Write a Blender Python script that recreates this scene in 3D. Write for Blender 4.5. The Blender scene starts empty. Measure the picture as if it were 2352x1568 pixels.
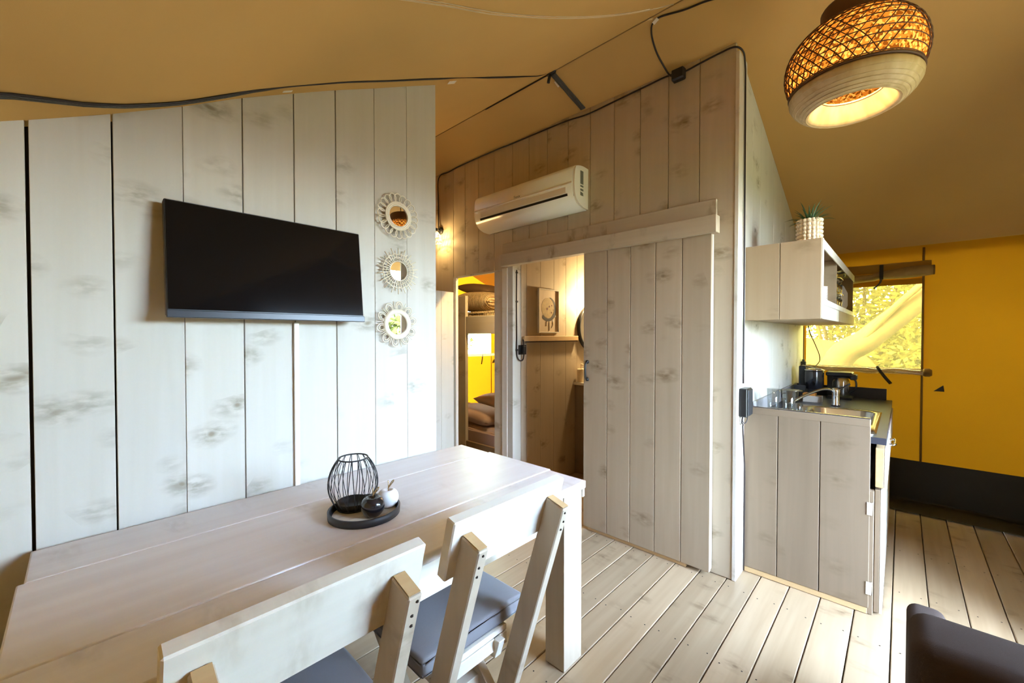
import bpy, bmesh, math, random
from mathutils import Vector, Matrix
random.seed(7)
S = bpy.context.scene
COL = S.collection
pi = math.pi

# ------------------------------------------------------------------ camera, sky, sun, exposure
cam_d = bpy.data.cameras.new('camera')
cam = bpy.data.objects.new('camera', cam_d); COL.objects.link(cam); S.camera = cam
cam_d.sensor_width = 36.0; cam_d.lens = 36.0 * 945 / 2352
cam_d.clip_start = 0.02; cam_d.clip_end = 300
cam.location = (0, 0, 1.35)
cam.rotation_euler = (math.radians(90 - 0.92), 0, math.radians(43.5))

W = bpy.data.worlds.new('World'); S.world = W; W.use_nodes = True
wn = W.node_tree.nodes; wl = W.node_tree.links; wn.clear()
w_out = wn.new('ShaderNodeOutputWorld'); w_bg = wn.new('ShaderNodeBackground')
sky = wn.new('ShaderNodeTexSky'); sky.sky_type = 'NISHITA'; sky.sun_disc = False
sky.sun_elevation = math.radians(48); sky.sun_rotation = math.radians(215); sky.air_density = 1.0; sky.dust_density = 3.0; sky.ozone_density = 1.0
w_mix = wn.new('ShaderNodeMix'); w_mix.data_type = 'RGBA'; w_mix.inputs[0].default_value = 0.72   # thin bright cloud cover
wl.new(sky.outputs[0], w_mix.inputs[6]); w_mix.inputs[7].default_value = (0.64, 0.81, 1.0, 1)
wl.new(w_mix.outputs[2], w_bg.inputs[0]); w_bg.inputs[1].default_value = 29.0
wl.new(w_bg.outputs[0], w_out.inputs[0])

sun_d = bpy.data.lights.new('sun', 'SUN'); sun_d.energy = 4.0; sun_d.angle = math.radians(3); sun_d.color = (1, .93, .8)
sun = bpy.data.objects.new('sun', sun_d); COL.objects.link(sun)
sun.rotation_euler = Vector((0.45, 0.62, -1.0)).to_track_quat('-Z', 'Y').to_euler()
sun.location = (-6, -8, 12)

S.view_settings.view_transform = 'Standard'; S.view_settings.look = 'None'
S.view_settings.gamma = 1.0; S.view_settings.use_curve_mapping = False
S.view_settings.exposure = 0.72
S.cycles.max_bounces = 14; S.cycles.diffuse_bounces = 8; S.cycles.glossy_bounces = 5
S.cycles.transmission_bounces = 8; S.cycles.transparent_max_bounces = 24
S.cycles.use_denoising = True; S.cycles.sample_clamp_indirect = 8.0; S.cycles.caustics_reflective = False; S.cycles.caustics_refractive = False

# ------------------------------------------------------------------ materials
def new_mat(name):
    m = bpy.data.materials.new(name); m.use_nodes = True
    n = m.node_tree.nodes; n.clear()
    return m, n, m.node_tree.links

def plain(name, col, rough=0.5, metal=0.0, spec=0.5, bump=0.0, bscale=400, var=0.0, coat=0.0, trans=0.0, ior=1.45, sheen=0.0):
    m, n, l = new_mat(name)
    o = n.new('ShaderNodeOutputMaterial'); p = n.new('ShaderNodeBsdfPrincipled')
    p.inputs['Base Color'].default_value = (*col, 1); p.inputs['Roughness'].default_value = rough
    p.inputs['Metallic'].default_value = metal; p.inputs['Specular IOR Level'].default_value = spec
    p.inputs['Coat Weight'].default_value = coat; p.inputs['Transmission Weight'].default_value = trans; p.inputs['IOR'].default_value = ior
    p.inputs['Sheen Weight'].default_value = sheen
    l.new(p.outputs[0], o.inputs[0])
    if bump or var:
        tc = n.new('ShaderNodeTexCoord'); nz = n.new('ShaderNodeTexNoise'); nz.inputs['Scale'].default_value = bscale; nz.inputs['Detail'].default_value = 3
        l.new(tc.outputs['Object'], nz.inputs['Vector'])
        if bump:
            b = n.new('ShaderNodeBump'); b.inputs['Strength'].default_value = bump; b.inputs['Distance'].default_value = 0.002
            l.new(nz.outputs[0], b.inputs['Height']); l.new(b.outputs[0], p.inputs['Normal'])
        if var:
            mx = n.new('ShaderNodeMix'); mx.data_type = 'RGBA'
            l.new(nz.outputs[0], mx.inputs[0]); mx.inputs[6].default_value = (*[c * (1 - var) for c in col], 1); mx.inputs[7].default_value = (*[min(1, c * (1 + var)) for c in col], 1)
            l.new(mx.outputs[2], p.inputs['Base Color'])
    return m

def wood(name, light, dark, knot, axis='z', grain=0.5, knots=1.0, rough=0.62, var=0.12, knotscale=1.0, blotch=None, spec=0.3):
    """spruce board; the grain runs along the object's own axis; each board gets its own random stretch of timber"""
    m, n, l = new_mat(name)
    o = n.new('ShaderNodeOutputMaterial'); p = n.new('ShaderNodeBsdfPrincipled'); l.new(p.outputs[0], o.inputs[0])
    p.inputs['Roughness'].default_value = rough; p.inputs['Specular IOR Level'].default_value = spec
    tc = n.new('ShaderNodeTexCoord'); oi = n.new('ShaderNodeObjectInfo')
    mul = n.new('ShaderNodeVectorMath'); mul.operation = 'SCALE'; mul.inputs['Scale'].default_value = 1
    cx = n.new('ShaderNodeCombineXYZ')
    for i, k in enumerate((43.0, 71.0, 97.0)):
        mm = n.new('ShaderNodeMath'); mm.operation = 'MULTIPLY'; mm.inputs[1].default_value = k
        l.new(oi.outputs['Random'], mm.inputs[0]); l.new(mm.outputs[0], cx.inputs[i])
    add = n.new('ShaderNodeVectorMath'); add.operation = 'ADD'; l.new(tc.outputs['Object'], add.inputs[0]); l.new(cx.outputs[0], add.inputs[1])
    def scaled(al, cr):
        v = n.new('ShaderNodeVectorMath'); v.operation = 'MULTIPLY'
        s = [cr, cr, cr]; s['xyz'.index(axis)] = al
        v.inputs[1].default_value = s; l.new(add.outputs[0], v.inputs[0]); return v.outputs[0]
    # warp
    wz = n.new('ShaderNodeTexNoise'); wz.inputs['Scale'].default_value = 1; wz.inputs['Detail'].default_value = 2; l.new(scaled(2.0, 6.0), wz.inputs['Vector'])
    # fine grain
    g = n.new('ShaderNodeTexNoise'); g.inputs['Scale'].default_value = 1; g.inputs['Detail'].default_value = 4; g.inputs['Distortion'].default_value = 0.3
    l.new(scaled(1.3, 34.0), g.inputs['Vector'])
    # broad rings
    r_ = n.new('ShaderNodeTexNoise'); r_.inputs['Scale'].default_value = 1; r_.inputs['Detail'].default_value = 3; r_.inputs['Distortion'].default_value = 0.8
    l.new(scaled(0.9, 14.0), r_.inputs['Vector'])
    gm = n.new('ShaderNodeMix'); gm.data_type = 'FLOAT'; gm.inputs[0].default_value = 0.62; l.new(g.outputs[0], gm.inputs[2]); l.new(r_.outputs[0], gm.inputs[3])
    mr = n.new('ShaderNodeMapRange'); mr.inputs[1].default_value = 0.36; mr.inputs[2].default_value = 0.68; mr.inputs[3].default_value = 0; mr.inputs[4].default_value = grain
    l.new(gm.outputs[0], mr.inputs[0])
    base = n.new('ShaderNodeMix'); base.data_type = 'RGBA'; l.new(mr.outputs[0], base.inputs[0])
    base.inputs[6].default_value = (*light, 1); base.inputs[7].default_value = (*dark, 1)
    out = base.outputs[2]
    # knots: small eyes with a wispy flare across the board
    kv = n.new('ShaderNodeVectorMath'); kv.operation = 'ADD'
    ws = n.new('ShaderNodeVectorMath'); ws.operation = 'SCALE'; ws.inputs['Scale'].default_value = 0.55
    l.new(wz.outputs['Color'], ws.inputs[0]); l.new(scaled(8.5 * knotscale, 5.2 * knotscale), kv.inputs[0]); l.new(ws.outputs[0], kv.inputs[1])
    vo = n.new('ShaderNodeTexVoronoi'); vo.inputs['Scale'].default_value = 1; l.new(kv.outputs[0], vo.inputs['Vector'])
    k1 = n.new('ShaderNodeMapRange'); k1.inputs[1].default_value = 0.04; k1.inputs[2].default_value = 0.15; k1.inputs[3].default_value = 1; k1.inputs[4].default_value = 0
    l.new(vo.outputs['Distance'], k1.inputs[0])
    sel = n.new('ShaderNodeSeparateColor'); l.new(vo.outputs['Color'], sel.inputs[0])
    gt = n.new('ShaderNodeMath'); gt.operation = 'GREATER_THAN'; gt.inputs[1].default_value = 0.52; l.new(sel.outputs[0], gt.inputs[0])
    kz = n.new('ShaderNodeTexNoise'); kz.inputs['Scale'].default_value = 1; kz.inputs['Detail'].default_value = 4; l.new(scaled(46, 20), kz.inputs['Vector'])
    kzr = n.new('ShaderNodeMapRange'); kzr.inputs[1].default_value = 0.35; kzr.inputs[2].default_value = 0.62; l.new(kz.outputs[0], kzr.inputs[0])
    # flare
    fl = n.new('ShaderNodeMapRange'); fl.inputs[1].default_value = 0.12; fl.inputs[2].default_value = 0.46; fl.inputs[3].default_value = 0.60; fl.inputs[4].default_value = 0
    l.new(vo.outputs['Distance'], fl.inputs[0])
    fm = n.new('ShaderNodeMath'); fm.operation = 'MULTIPLY'; l.new(fl.outputs[0], fm.inputs[0]); l.new(kzr.outputs[0], fm.inputs[1])
    ka = n.new('ShaderNodeMath'); ka.operation = 'MULTIPLY'; l.new(k1.outputs[0], ka.inputs[0]); ka.inputs[1].default_value = 0.75
    km = n.new('ShaderNodeMath'); km.operation = 'MAXIMUM'; l.new(ka.outputs[0], km.inputs[0]); l.new(fm.outputs[0], km.inputs[1])
    kk = n.new('ShaderNodeMath'); kk.operation = 'MULTIPLY'; l.new(km.outputs[0], kk.inputs[0]); l.new(gt.outputs[0], kk.inputs[1])
    ks = n.new('ShaderNodeMath'); ks.operation = 'MULTIPLY'; ks.inputs[1].default_value = knots; l.new(kk.outputs[0], ks.inputs[0])
    kx = n.new('ShaderNodeMix'); kx.data_type = 'RGBA'; l.new(ks.outputs[0], kx.inputs[0]); l.new(out, kx.inputs[6]); kx.inputs[7].default_value = (*knot, 1)
    # each board a shade of its own
    hv = n.new('ShaderNodeMapRange'); hv.inputs[3].default_value = 1 - var; hv.inputs[4].default_value = 1 + var; l.new(oi.outputs['Random'], hv.inputs[0])
    sc = n.new('ShaderNodeVectorMath'); sc.operation = 'SCALE'; l.new(kx.outputs[2], sc.inputs[0]); l.new(hv.outputs[0], sc.inputs['Scale'])
    l.new(sc.outputs[0], p.inputs['Base Color'])
    b = n.new('ShaderNodeBump'); b.inputs['Strength'].default_value = 0.12; b.inputs['Distance'].default_value = 0.001; l.new(g.outputs[0], b.inputs['Height']); l.new(b.outputs[0], p.inputs['Normal'])
    return m

def cloth(name, col, trans, wt, weave=900, blotch=0.10):
    """tent canvas: lets part of the daylight through"""
    m, n, l = new_mat(name)
    o = n.new('ShaderNodeOutputMaterial'); d = n.new('ShaderNodeBsdfDiffuse'); t = n.new('ShaderNodeBsdfTranslucent'); mx = n.new('ShaderNodeMixShader')
    mx.inputs[0].default_value = wt; l.new(d.outputs[0], mx.inputs[1]); l.new(t.outputs[0], mx.inputs[2]); l.new(mx.outputs[0], o.inputs[0])
    tc = n.new('ShaderNodeTexCoord')
    a = n.new('ShaderNodeTexNoise'); a.inputs['Scale'].default_value = 2.2; a.inputs['Detail'].default_value = 3; l.new(tc.outputs['Object'], a.inputs['Vector'])
    f = n.new('ShaderNodeTexNoise'); f.inputs['Scale'].default_value = weave; f.inputs['Detail'].default_value = 1; l.new(tc.outputs['Object'], f.inputs['Vector'])
    ad = n.new('ShaderNodeMix'); ad.data_type = 'FLOAT'; ad.inputs[0].default_value = 0.35; l.new(a.outputs[0], ad.inputs[2]); l.new(f.outputs[0], ad.inputs[3])
    for sh, c in ((d, col), (t, trans)):
        c2 = n.new('ShaderNodeMix'); c2.data_type = 'RGBA'; l.new(ad.outputs[0], c2.inputs[0])
        c2.inputs[6].default_value = (*[v * (1 - blotch) for v in c], 1); c2.inputs[7].default_value = (*[min(1, v * (1 + blotch)) for v in c], 1)
        l.new(c2.outputs[2], sh.inputs[0])
    b = n.new('ShaderNodeBump'); b.inputs['Strength'].default_value = 0.15; b.inputs['Distance'].default_value = 0.001; l.new(f.outputs[0], b.inputs['Height']); l.new(b.outputs[0], d.inputs['Normal'])
    return m

def film(name, tint, gloss=0.06, haze=0.0):
    m, n, l = new_mat(name)
    o = n.new('ShaderNodeOutputMaterial'); t = n.new('ShaderNodeBsdfTransparent'); t.inputs[0].default_value = (*tint, 1)
    g = n.new('ShaderNodeBsdfGlossy'); g.inputs['Roughness'].default_value = 0.08
    mx = n.new('ShaderNodeMixShader'); mx.inputs[0].default_value = gloss
    l.new(t.outputs[0], mx.inputs[1]); l.new(g.outputs[0], mx.inputs[2])
    if haze:
        tr = n.new('ShaderNodeBsdfTranslucent'); tr.inputs[0].default_value = (*tint, 1)
        m2 = n.new('ShaderNodeMixShader'); m2.inputs[0].default_value = haze; l.new(mx.outputs[0], m2.inputs[1]); l.new(tr.outputs[0], m2.inputs[2]); l.new(m2.outputs[0], o.inputs[0])
    else:
        l.new(mx.outputs[0], o.inputs[0])
    return m

def emit(name, col, s):
    m, n, l = new_mat(name)
    o = n.new('ShaderNodeOutputMaterial'); e = n.new('ShaderNodeEmission'); e.inputs[0].default_value = (*col, 1); e.inputs[1].default_value = s
    l.new(e.outputs[0], o.inputs[0]); return m

WL, WD, WK = (0.585, 0.555, 0.495), (0.51, 0.475, 0.40), (0.17, 0.135, 0.07)
M = {}
for a in 'xyz':
    M['wall_' + a] = wood('whitewashed_spruce_' + a, WL, WD, WK, a, grain=0.55, knots=1.0, var=0.05)
    M['back_' + a] = wood('tan_washed_spruce_' + a, (0.52, 0.435, 0.32), (0.43, 0.35, 0.245), (0.17, 0.12, 0.055), a, grain=0.55, knots=1.0, var=0.05)  # same whitewash as the left wall, browned here to carry its shade
    M['door_' + a] = wood('sliding_door_spruce_' + a, (0.46, 0.365, 0.255), (0.38, 0.295, 0.195), (0.15, 0.10, 0.045), a, grain=0.55, knots=1.0, var=0.05)  # door has the walls' wash; its shade is put into this browner colour
    M['leg_' + a] = wood('raw_scaffold_wood_' + a, (0.52, 0.445, 0.345), (0.42, 0.345, 0.25), (0.22, 0.16, 0.10), a, grain=0.7, knots=0.7, var=0.06)  # same wood as the pale boards, tanned to imitate the shaded sides
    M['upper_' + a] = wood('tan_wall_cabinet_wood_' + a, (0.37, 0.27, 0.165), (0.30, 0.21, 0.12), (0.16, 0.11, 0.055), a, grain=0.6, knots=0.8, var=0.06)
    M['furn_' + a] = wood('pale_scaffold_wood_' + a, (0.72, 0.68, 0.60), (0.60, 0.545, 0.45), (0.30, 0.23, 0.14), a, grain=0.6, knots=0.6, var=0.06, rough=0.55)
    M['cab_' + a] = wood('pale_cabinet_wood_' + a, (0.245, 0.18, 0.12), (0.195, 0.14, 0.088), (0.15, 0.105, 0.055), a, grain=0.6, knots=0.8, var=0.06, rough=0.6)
    M['tan_' + a] = wood('untreated_end_grain_' + a, (0.60, 0.42, 0.22), (0.45, 0.28, 0.13), (0.25, 0.14, 0.06), a, grain=0.7, knots=0.4, var=0.06)
M['table_y'] = wood('table_top_wood', (0.80, 0.775, 0.765), (0.68, 0.63, 0.61), (0.28, 0.21, 0.14), 'y', grain=0.7, knots=0.45, var=0.06, rough=0.36, spec=0.6)
M['floor_y'] = wood('floor_spruce', (0.41, 0.305, 0.19), (0.32, 0.225, 0.13), (0.13, 0.08, 0.035), 'y', grain=0.95, knots=1.0, var=0.14, rough=0.42, knotscale=1.25, spec=0.5)
M['gap'] = plain('dark_joint', (0.035, 0.024, 0.014), 0.9)
M['tan_gap'] = plain('brown_joint', (0.10, 0.065, 0.03), 0.9)
M['roof'] = cloth('roof_canvas', (0.44, 0.265, 0.096), (0.45, 0.25, 0.05), 0.0018)
M['yellow'] = cloth('yellow_canvas', (0.50, 0.25, 0.02), (0.50, 0.185, 0.004), 0.125)
M['seam'] = plain('canvas_seam', (0.20, 0.11, 0.03), 0.85)
M['seamlight'] = plain('pale_thread', (0.52, 0.40, 0.24), 0.8)
M['skirt'] = plain('black_groundsheet', (0.022, 0.019, 0.015), 0.55, bump=0.3, bscale=60)
M['black'] = plain('black_plastic', (0.012, 0.012, 0.013), 0.35)
M['blackmatt'] = plain('matt_black_metal', (0.015, 0.016, 0.018), 0.5)
M['darkrim'] = plain('charcoal_lacquer', (0.028, 0.03, 0.035), 0.45)
M['cable'] = plain('dark_cable', (0.018, 0.010, 0.009), 0.5)
M['webbing'] = plain('grey_black_webbing', (0.07, 0.065, 0.055), 0.8, var=0.6, bscale=160)
M['white'] = plain('white_plastic', (0.90, 0.88, 0.84), 0.28, coat=0.2)
M['tape'] = plain('white_tape', (0.72, 0.66, 0.55), 0.6)
M['label'] = plain('printed_label', (0.16, 0.17, 0.15), 0.5)
M['screen'] = plain('tv_screen', (0.004, 0.004, 0.005), 0.08, spec=0.25)
M['tvedge'] = plain('tv_bezel', (0.03, 0.035, 0.045), 0.3)
M['mirror'] = plain('mirror_glass', (0.92, 0.92, 0.92), 0.0, metal=1.0)
M['rattan'] = plain('pale_rattan', (0.76, 0.69, 0.54), 0.5)
M['glass'] = film('clear_glass', (0.90, 0.92, 0.92), 0.16)
M['steel'] = plain('brushed_steel', (0.62, 0.60, 0.57), 0.22, metal=1.0)
M['chrome'] = plain('chrome', (0.75, 0.75, 0.75), 0.08, metal=1.0)
M['worktop'] = plain('charcoal_laminate', (0.045, 0.046, 0.06), 0.34, spec=0.4)
M['cushion'] = plain('grey_seat_fabric', (0.20, 0.195, 0.215), 0.9, bump=0.4, bscale=900, sheen=0.2)
M['sofa'] = plain('dark_sofa_fabric', (0.052, 0.036, 0.029), 0.95, bump=0.5, bscale=700, var=0.15, spec=0.15)
M['mauve'] = plain('taupe_bedding', (0.44, 0.33, 0.31), 0.9, bump=0.3, bscale=120)
M['brownpillow'] = plain('brown_pillow_fabric', (0.12, 0.075, 0.04), 0.9, bump=0.3, bscale=200)
M['apple_b'] = plain('black_glaze', (0.010, 0.011, 0.016), 0.22, coat=0.6)
M['apple_w'] = plain('white_glaze', (0.82, 0.82, 0.82), 0.3, coat=0.3)
M['gold'] = plain('pale_gold', (0.75, 0.62, 0.38), 0.25, metal=1.0)
M['ceramic'] = plain('cream_ceramic', (0.74, 0.62, 0.46), 0.22, coat=0.5)
M['china'] = plain('white_china', (0.85, 0.84, 0.82), 0.2, coat=0.3)
M['leafgreen'] = plain('agave_leaf', (0.035, 0.075, 0.022), 0.45, var=0.4, bscale=30)
M['soil'] = plain('soil', (0.03, 0.02, 0.012), 0.95)
M['strand'] = plain('brown_bamboo_strand', (0.085, 0.034, 0.008), 0.6)
M['coil'] = wood('coiled_bamboo', (0.58, 0.44, 0.24), (0.40, 0.27, 0.11), (0.3, 0.2, 0.08), 'z', grain=0.9, knots=0.0, var=0.0, rough=0.45)
M['paper'] = None
M['bulb'] = emit('lamp_bulb', (1.0, 0.80, 0.42), 40)
M['nail'] = plain('nail_hole', (0.02, 0.014, 0.01), 0.7)
M['film'] = film('clear_window_film', (1.0, 0.86, 0.45), 0.03, haze=0.05)
M['filmroll'] = film('rolled_clear_film', (0.78, 0.66, 0.50), 0.35, haze=0.25)
M['filmb'] = film('bedroom_window_film', (1.0, 0.95, 0.72), 0.05)
M['paperart'] = plain('art_print_paper', (0.70, 0.56, 0.40), 0.7)
M['moon'] = plain('moon_print', (0.52, 0.37, 0.15), 0.7, var=0.35, bscale=40)
M['dark_ink'] = plain('dark_print', (0.03, 0.018, 0.012), 0.7)
M['red_ink'] = plain('maroon_print', (0.16, 0.03, 0.02), 0.7)
M['bark'] = plain('tree_bark', (0.05, 0.032, 0.017), 0.9, bump=1.0, bscale=14, var=0.8)
M['moss'] = plain('mossy_mound', (0.06, 0.04, 0.014), 0.95, bump=0.8, bscale=14, var=0.35)
M['grass'] = plain('meadow_grass', (0.07, 0.085, 0.03), 0.95, var=0.4, bscale=6)
M['deck'] = plain('weathered_deck', (0.10, 0.085, 0.07), 0.8, var=0.2, bscale=8)
M['soap'] = plain('cream_soap_bottle', (0.75, 0.62, 0.42), 0.35)
M['box'] = plain('grey_card_box', (0.42, 0.38, 0.33), 0.7)
M['orange'] = plain('orange_card', (0.50, 0.22, 0.04), 0.6)

def leaf_mat(name, col):
    m, n, l = new_mat(name)
    o = n.new('ShaderNodeOutputMaterial'); d = n.new('ShaderNodeBsdfDiffuse'); t = n.new('ShaderNodeBsdfTranslucent'); mx = n.new('ShaderNodeMixShader'); mx.inputs[0].default_value = 0.45
    tc = n.new('ShaderNodeTexCoord'); nz = n.new('ShaderNodeTexNoise'); nz.inputs['Scale'].default_value = 3.0; l.new(tc.outputs['Object'], nz.inputs['Vector'])
    c = n.new('ShaderNodeMix'); c.data_type = 'RGBA'; l.new(nz.outputs[0], c.inputs[0]); c.inputs[6].default_value = (*[v * .6 for v in col], 1); c.inputs[7].default_value = (*[min(1, v * 1.4) for v in col], 1)
    for s in (d, t): l.new(c.outputs[2], s.inputs[0])
    l.new(d.outputs[0], mx.inputs[1]); l.new(t.outputs[0], mx.inputs[2]); l.new(mx.outputs[0], o.inputs[0]); return m
M['leaf1'] = leaf_mat('sunlit_leaf', (0.16, 0.15, 0.05))
M['leaf2'] = leaf_mat('green_leaf', (0.08, 0.10, 0.03))

def shade_mat():
    """woven bamboo fabric of the lamp: cut into slits, glows when the bulb behind it is lit"""
    m, n, l = new_mat('woven_bamboo_shade')
    o = n.new('ShaderNodeOutputMaterial'); d = n.new('ShaderNodeBsdfDiffuse'); t = n.new('ShaderNodeBsdfTranslucent'); mx = n.new('ShaderNodeMixShader'); mx.inputs[0].default_value = 0.62
    tc = n.new('ShaderNodeTexCoord'); v = n.new('ShaderNodeTexVoronoi'); v.inputs['Scale'].default_value = 120; l.new(tc.outputs['Object'], v.inputs['Vector'])
    sp = n.new('ShaderNodeSeparateColor'); l.new(v.outputs['Color'], sp.inputs[0])
    r = n.new('ShaderNodeValToRGB'); l.new(sp.outputs[0], r.inputs[0]); r.color_ramp.interpolation = 'CONSTANT'
    e = r.color_ramp.elements; e[0].color = (0.14, 0.05, 0.008, 1); e[1].position = 0.30; e[1].color = (0.42, 0.17, 0.03, 1)
    e2 = e.new(0.72); e2.color = (0.72, 0.40, 0.13, 1)
    l.new(r.outputs[0], d.inputs[0]); l.new(r.outputs[0], t.inputs[0]); l.new(d.outputs[0], mx.inputs[1]); l.new(t.outputs[0], mx.inputs[2]); l.new(mx.outputs[0], o.inputs[0]); return m
M['paper'] = shade_mat()

def knit_mat():
    m, n, l = new_mat('ribbed_knit_cover')
    o = n.new('ShaderNodeOutputMaterial'); p = n.new('ShaderNodeBsdfPrincipled'); l.new(p.outputs[0], o.inputs[0]); p.inputs['Roughness'].default_value = .9
    tc = n.new('ShaderNodeTexCoord'); w = n.new('ShaderNodeTexWave'); w.inputs['Scale'].default_value = 17; w.inputs['Distortion'].default_value = 1.6; w.inputs['Detail Scale'].default_value = 4; l.new(tc.outputs['Object'], w.inputs['Vector'])
    c = n.new('ShaderNodeMix'); c.data_type = 'RGBA'; l.new(w.outputs[0], c.inputs[0]); c.inputs[6].default_value = (0.26, 0.17, 0.08, 1); c.inputs[7].default_value = (0.60, 0.49, 0.33, 1); l.new(c.outputs[2], p.inputs[0])
    b = n.new('ShaderNodeBump'); b.inputs['Distance'].default_value = 0.01; l.new(w.outputs[0], b.inputs['Height']); l.new(b.outputs[0], p.inputs['Normal']); return m
M['knit'] = knit_mat()

# ------------------------------------------------------------------ geometry helpers
def link(name, me, mat, parent=None, loc=(0, 0, 0), rot=None, smooth=False):
    o = bpy.data.objects.new(name, me); COL.objects.link(o); o.location = loc
    if rot: o.rotation_euler = rot
    if mat is not None and not me.materials: me.materials.append(mat)
    if smooth:
        for f in me.polygons: f.use_smooth = True
    if parent is not None: o.parent = parent
    return o

def thing(name, label, cat, loc=(0, 0, 0), rot=None, group=None):
    o = bpy.data.objects.new(name, None); COL.objects.link(o); o.location = loc; o.empty_display_size = 0.05
    if rot: o.rotation_euler = rot
    o['label'] = label; o['category'] = cat
    if group: o['group'] = group
    return o

def tag(o, label, cat, group=None):
    o['label'] = label; o['category'] = cat
    if group: o['group'] = group
    return o

def sub(o, part):
    """hang o, so far a child of the thing, under one of the thing's parts"""
    o.location = o.location - part.location; o.parent = part; return o

def struct(o, label=None, cat=None):
    o['kind'] = 'structure'
    if label: o['label'] = label
    if cat: o['category'] = cat
    return o

def bm_to(name, bm, mat, parent=None, loc=(0, 0, 0), rot=None, smooth=False):
    me = bpy.data.meshes.new(name); bmesh.ops.recalc_face_normals(bm, faces=bm.faces); bm.to_mesh(me); bm.free()
    return link(name, me, mat, parent, loc, rot, smooth)

def add_box(bm, a, b, mtx=None):
    r = bmesh.ops.create_cube(bm, size=1)
    c = [(a[i] + b[i]) / 2 for i in range(3)]; s = [abs(b[i] - a[i]) for i in range(3)]
    for v in r['verts']:
        v.co = Vector((v.co.x * s[0] + c[0], v.co.y * s[1] + c[1], v.co.z * s[2] + c[2]))
        if mtx: v.co = mtx @ v.co
    return r['verts']

def box(name, a, b, mat, parent=None, bev=0.0015, origin=None, seg=1, smooth=False):
    """box between corners a and b (in the parent's frame); its origin is its centre"""
    bm = bmesh.new(); c = Vector([(a[i] + b[i]) / 2 for i in range(3)]) if origin is None else Vector(origin)
    add_box(bm, Vector(a) - c, Vector(b) - c)
    if bev: bmesh.ops.bevel(bm, geom=bm.edges[:], offset=min(bev, 0.45 * min(abs(b[i] - a[i]) for i in range(3))), segments=seg, affect='EDGES', profile=0.5)
    return bm_to(name, bm, mat, parent, c, None, smooth)

def prism(name, poly, axis, t0, t1, mat, parent=None, bev=0.0015):
    """outline poly in the plane across axis, drawn out from t0 to t1"""
    def P3(p, t): return {'x': (t, p[0], p[1]), 'y': (p[0], t, p[1]), 'z': (p[0], p[1], t)}[axis]
    bm = bmesh.new(); A = [P3(p, t0) for p in poly]; B = [P3(p, t1) for p in poly]
    c = sum((Vector(v) for v in A + B), Vector()) / (2 * len(poly))
    va = [bm.verts.new(Vector(v) - c) for v in A]; vb = [bm.verts.new(Vector(v) - c) for v in B]
    bm.faces.new(va); bm.faces.new(vb[::-1]); k = len(poly)
    for i in range(k): bm.faces.new((va[i], vb[i], vb[(i + 1) % k], va[(i + 1) % k]))
    if bev: bmesh.ops.bevel(bm, geom=bm.edges[:], offset=bev, segments=1, affect='EDGES', profile=0.5)
    return bm_to(name, bm, mat, parent, c)

def add_tube(bm, pts, r, n=6, cap=True):
    pts = [Vector(p) for p in pts]; rings = []
    closed = (pts[0] - pts[-1]).length < 1e-6 and len(pts) > 3
    if closed: pts = pts[:-1]
    m = len(pts); up = None
    for i, p in enumerate(pts):
        if closed: d = pts[(i + 1) % m] - pts[i - 1]
        else: d = pts[min(i + 1, m - 1)] - pts[max(i - 1, 0)]
        if d.length < 1e-9: d = Vector((0, 0, 1))
        d.normalize()
        if up is None:
            up = Vector((0, 0, 1)) if abs(d.z) < 0.9 else Vector((1, 0, 0))
        s = d.cross(up).normalized(); up = s.cross(d).normalized()
        rr = r[i] if isinstance(r, (list, tuple)) else r
        rings.append([bm.verts.new(p + (s * math.cos(2 * pi * k / n) + up * math.sin(2 * pi * k / n)) * rr) for k in range(n)])
    for i in range(m if closed else m - 1):
        a, b = rings[i], rings[(i + 1) % m]
        for k in range(n): bm.faces.new((a[k], a[(k + 1) % n], b[(k + 1) % n], b[k]))
    if cap and not closed: bm.faces.new(rings[0][::-1]); bm.faces.new(rings[-1])

def tube(name, pts, r, mat, parent=None, n=6, loc=(0, 0, 0)):
    bm = bmesh.new(); add_tube(bm, pts, r, n); return bm_to(name, bm, mat, parent, loc, None, True)

def spline(pts, k=6):
    """smooth line through the points"""
    P = [Vector(p) for p in pts]; out = []
    for i in range(len(P) - 1):
        p0 = P[max(i - 1, 0)]; p1 = P[i]; p2 = P[i + 1]; p3 = P[min(i + 2, len(P) - 1)]
        for j in range(k):
            t = j / k
            out.append(0.5 * ((2 * p1) + (p2 - p0) * t + (2 * p0 - 5 * p1 + 4 * p2 - p3) * t * t + (3 * p1 - p0 - 3 * p2 + p3) * t ** 3))
    out.append(P[-1]); return out

def add_lathe(bm, prof, n=32, closed=False):
    rings = []
    for r, z in prof:
        if r < 1e-6: rings.append([bm.verts.new((0, 0, z))])
        else: rings.append([bm.verts.new((r * math.cos(2 * pi * k / n), r * math.sin(2 * pi * k / n), z)) for k in range(n)])
    L = list(range(len(rings) - 1)) + ([len(rings) - 1] if closed else [])
    for i in L:
        a, b = rings[i], rings[(i + 1) % len(rings)]
        for k in range(n):
            k2 = (k + 1) % n
            if len(a) == 1 and len(b) == 1: continue
            if len(a) == 1: bm.faces.new((a[0], b[k2], b[k]))
            elif len(b) == 1: bm.faces.new((a[k], a[k2], b[0]))
            else: bm.faces.new((a[k], a[k2], b[k2], b[k]))

def lathe(name, prof, mat, parent=None, n=32, loc=(0, 0, 0), rot=None, closed=False):
    bm = bmesh.new(); add_lathe(bm, prof, n, closed); return bm_to(name, bm, mat, parent, loc, rot, True)

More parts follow.
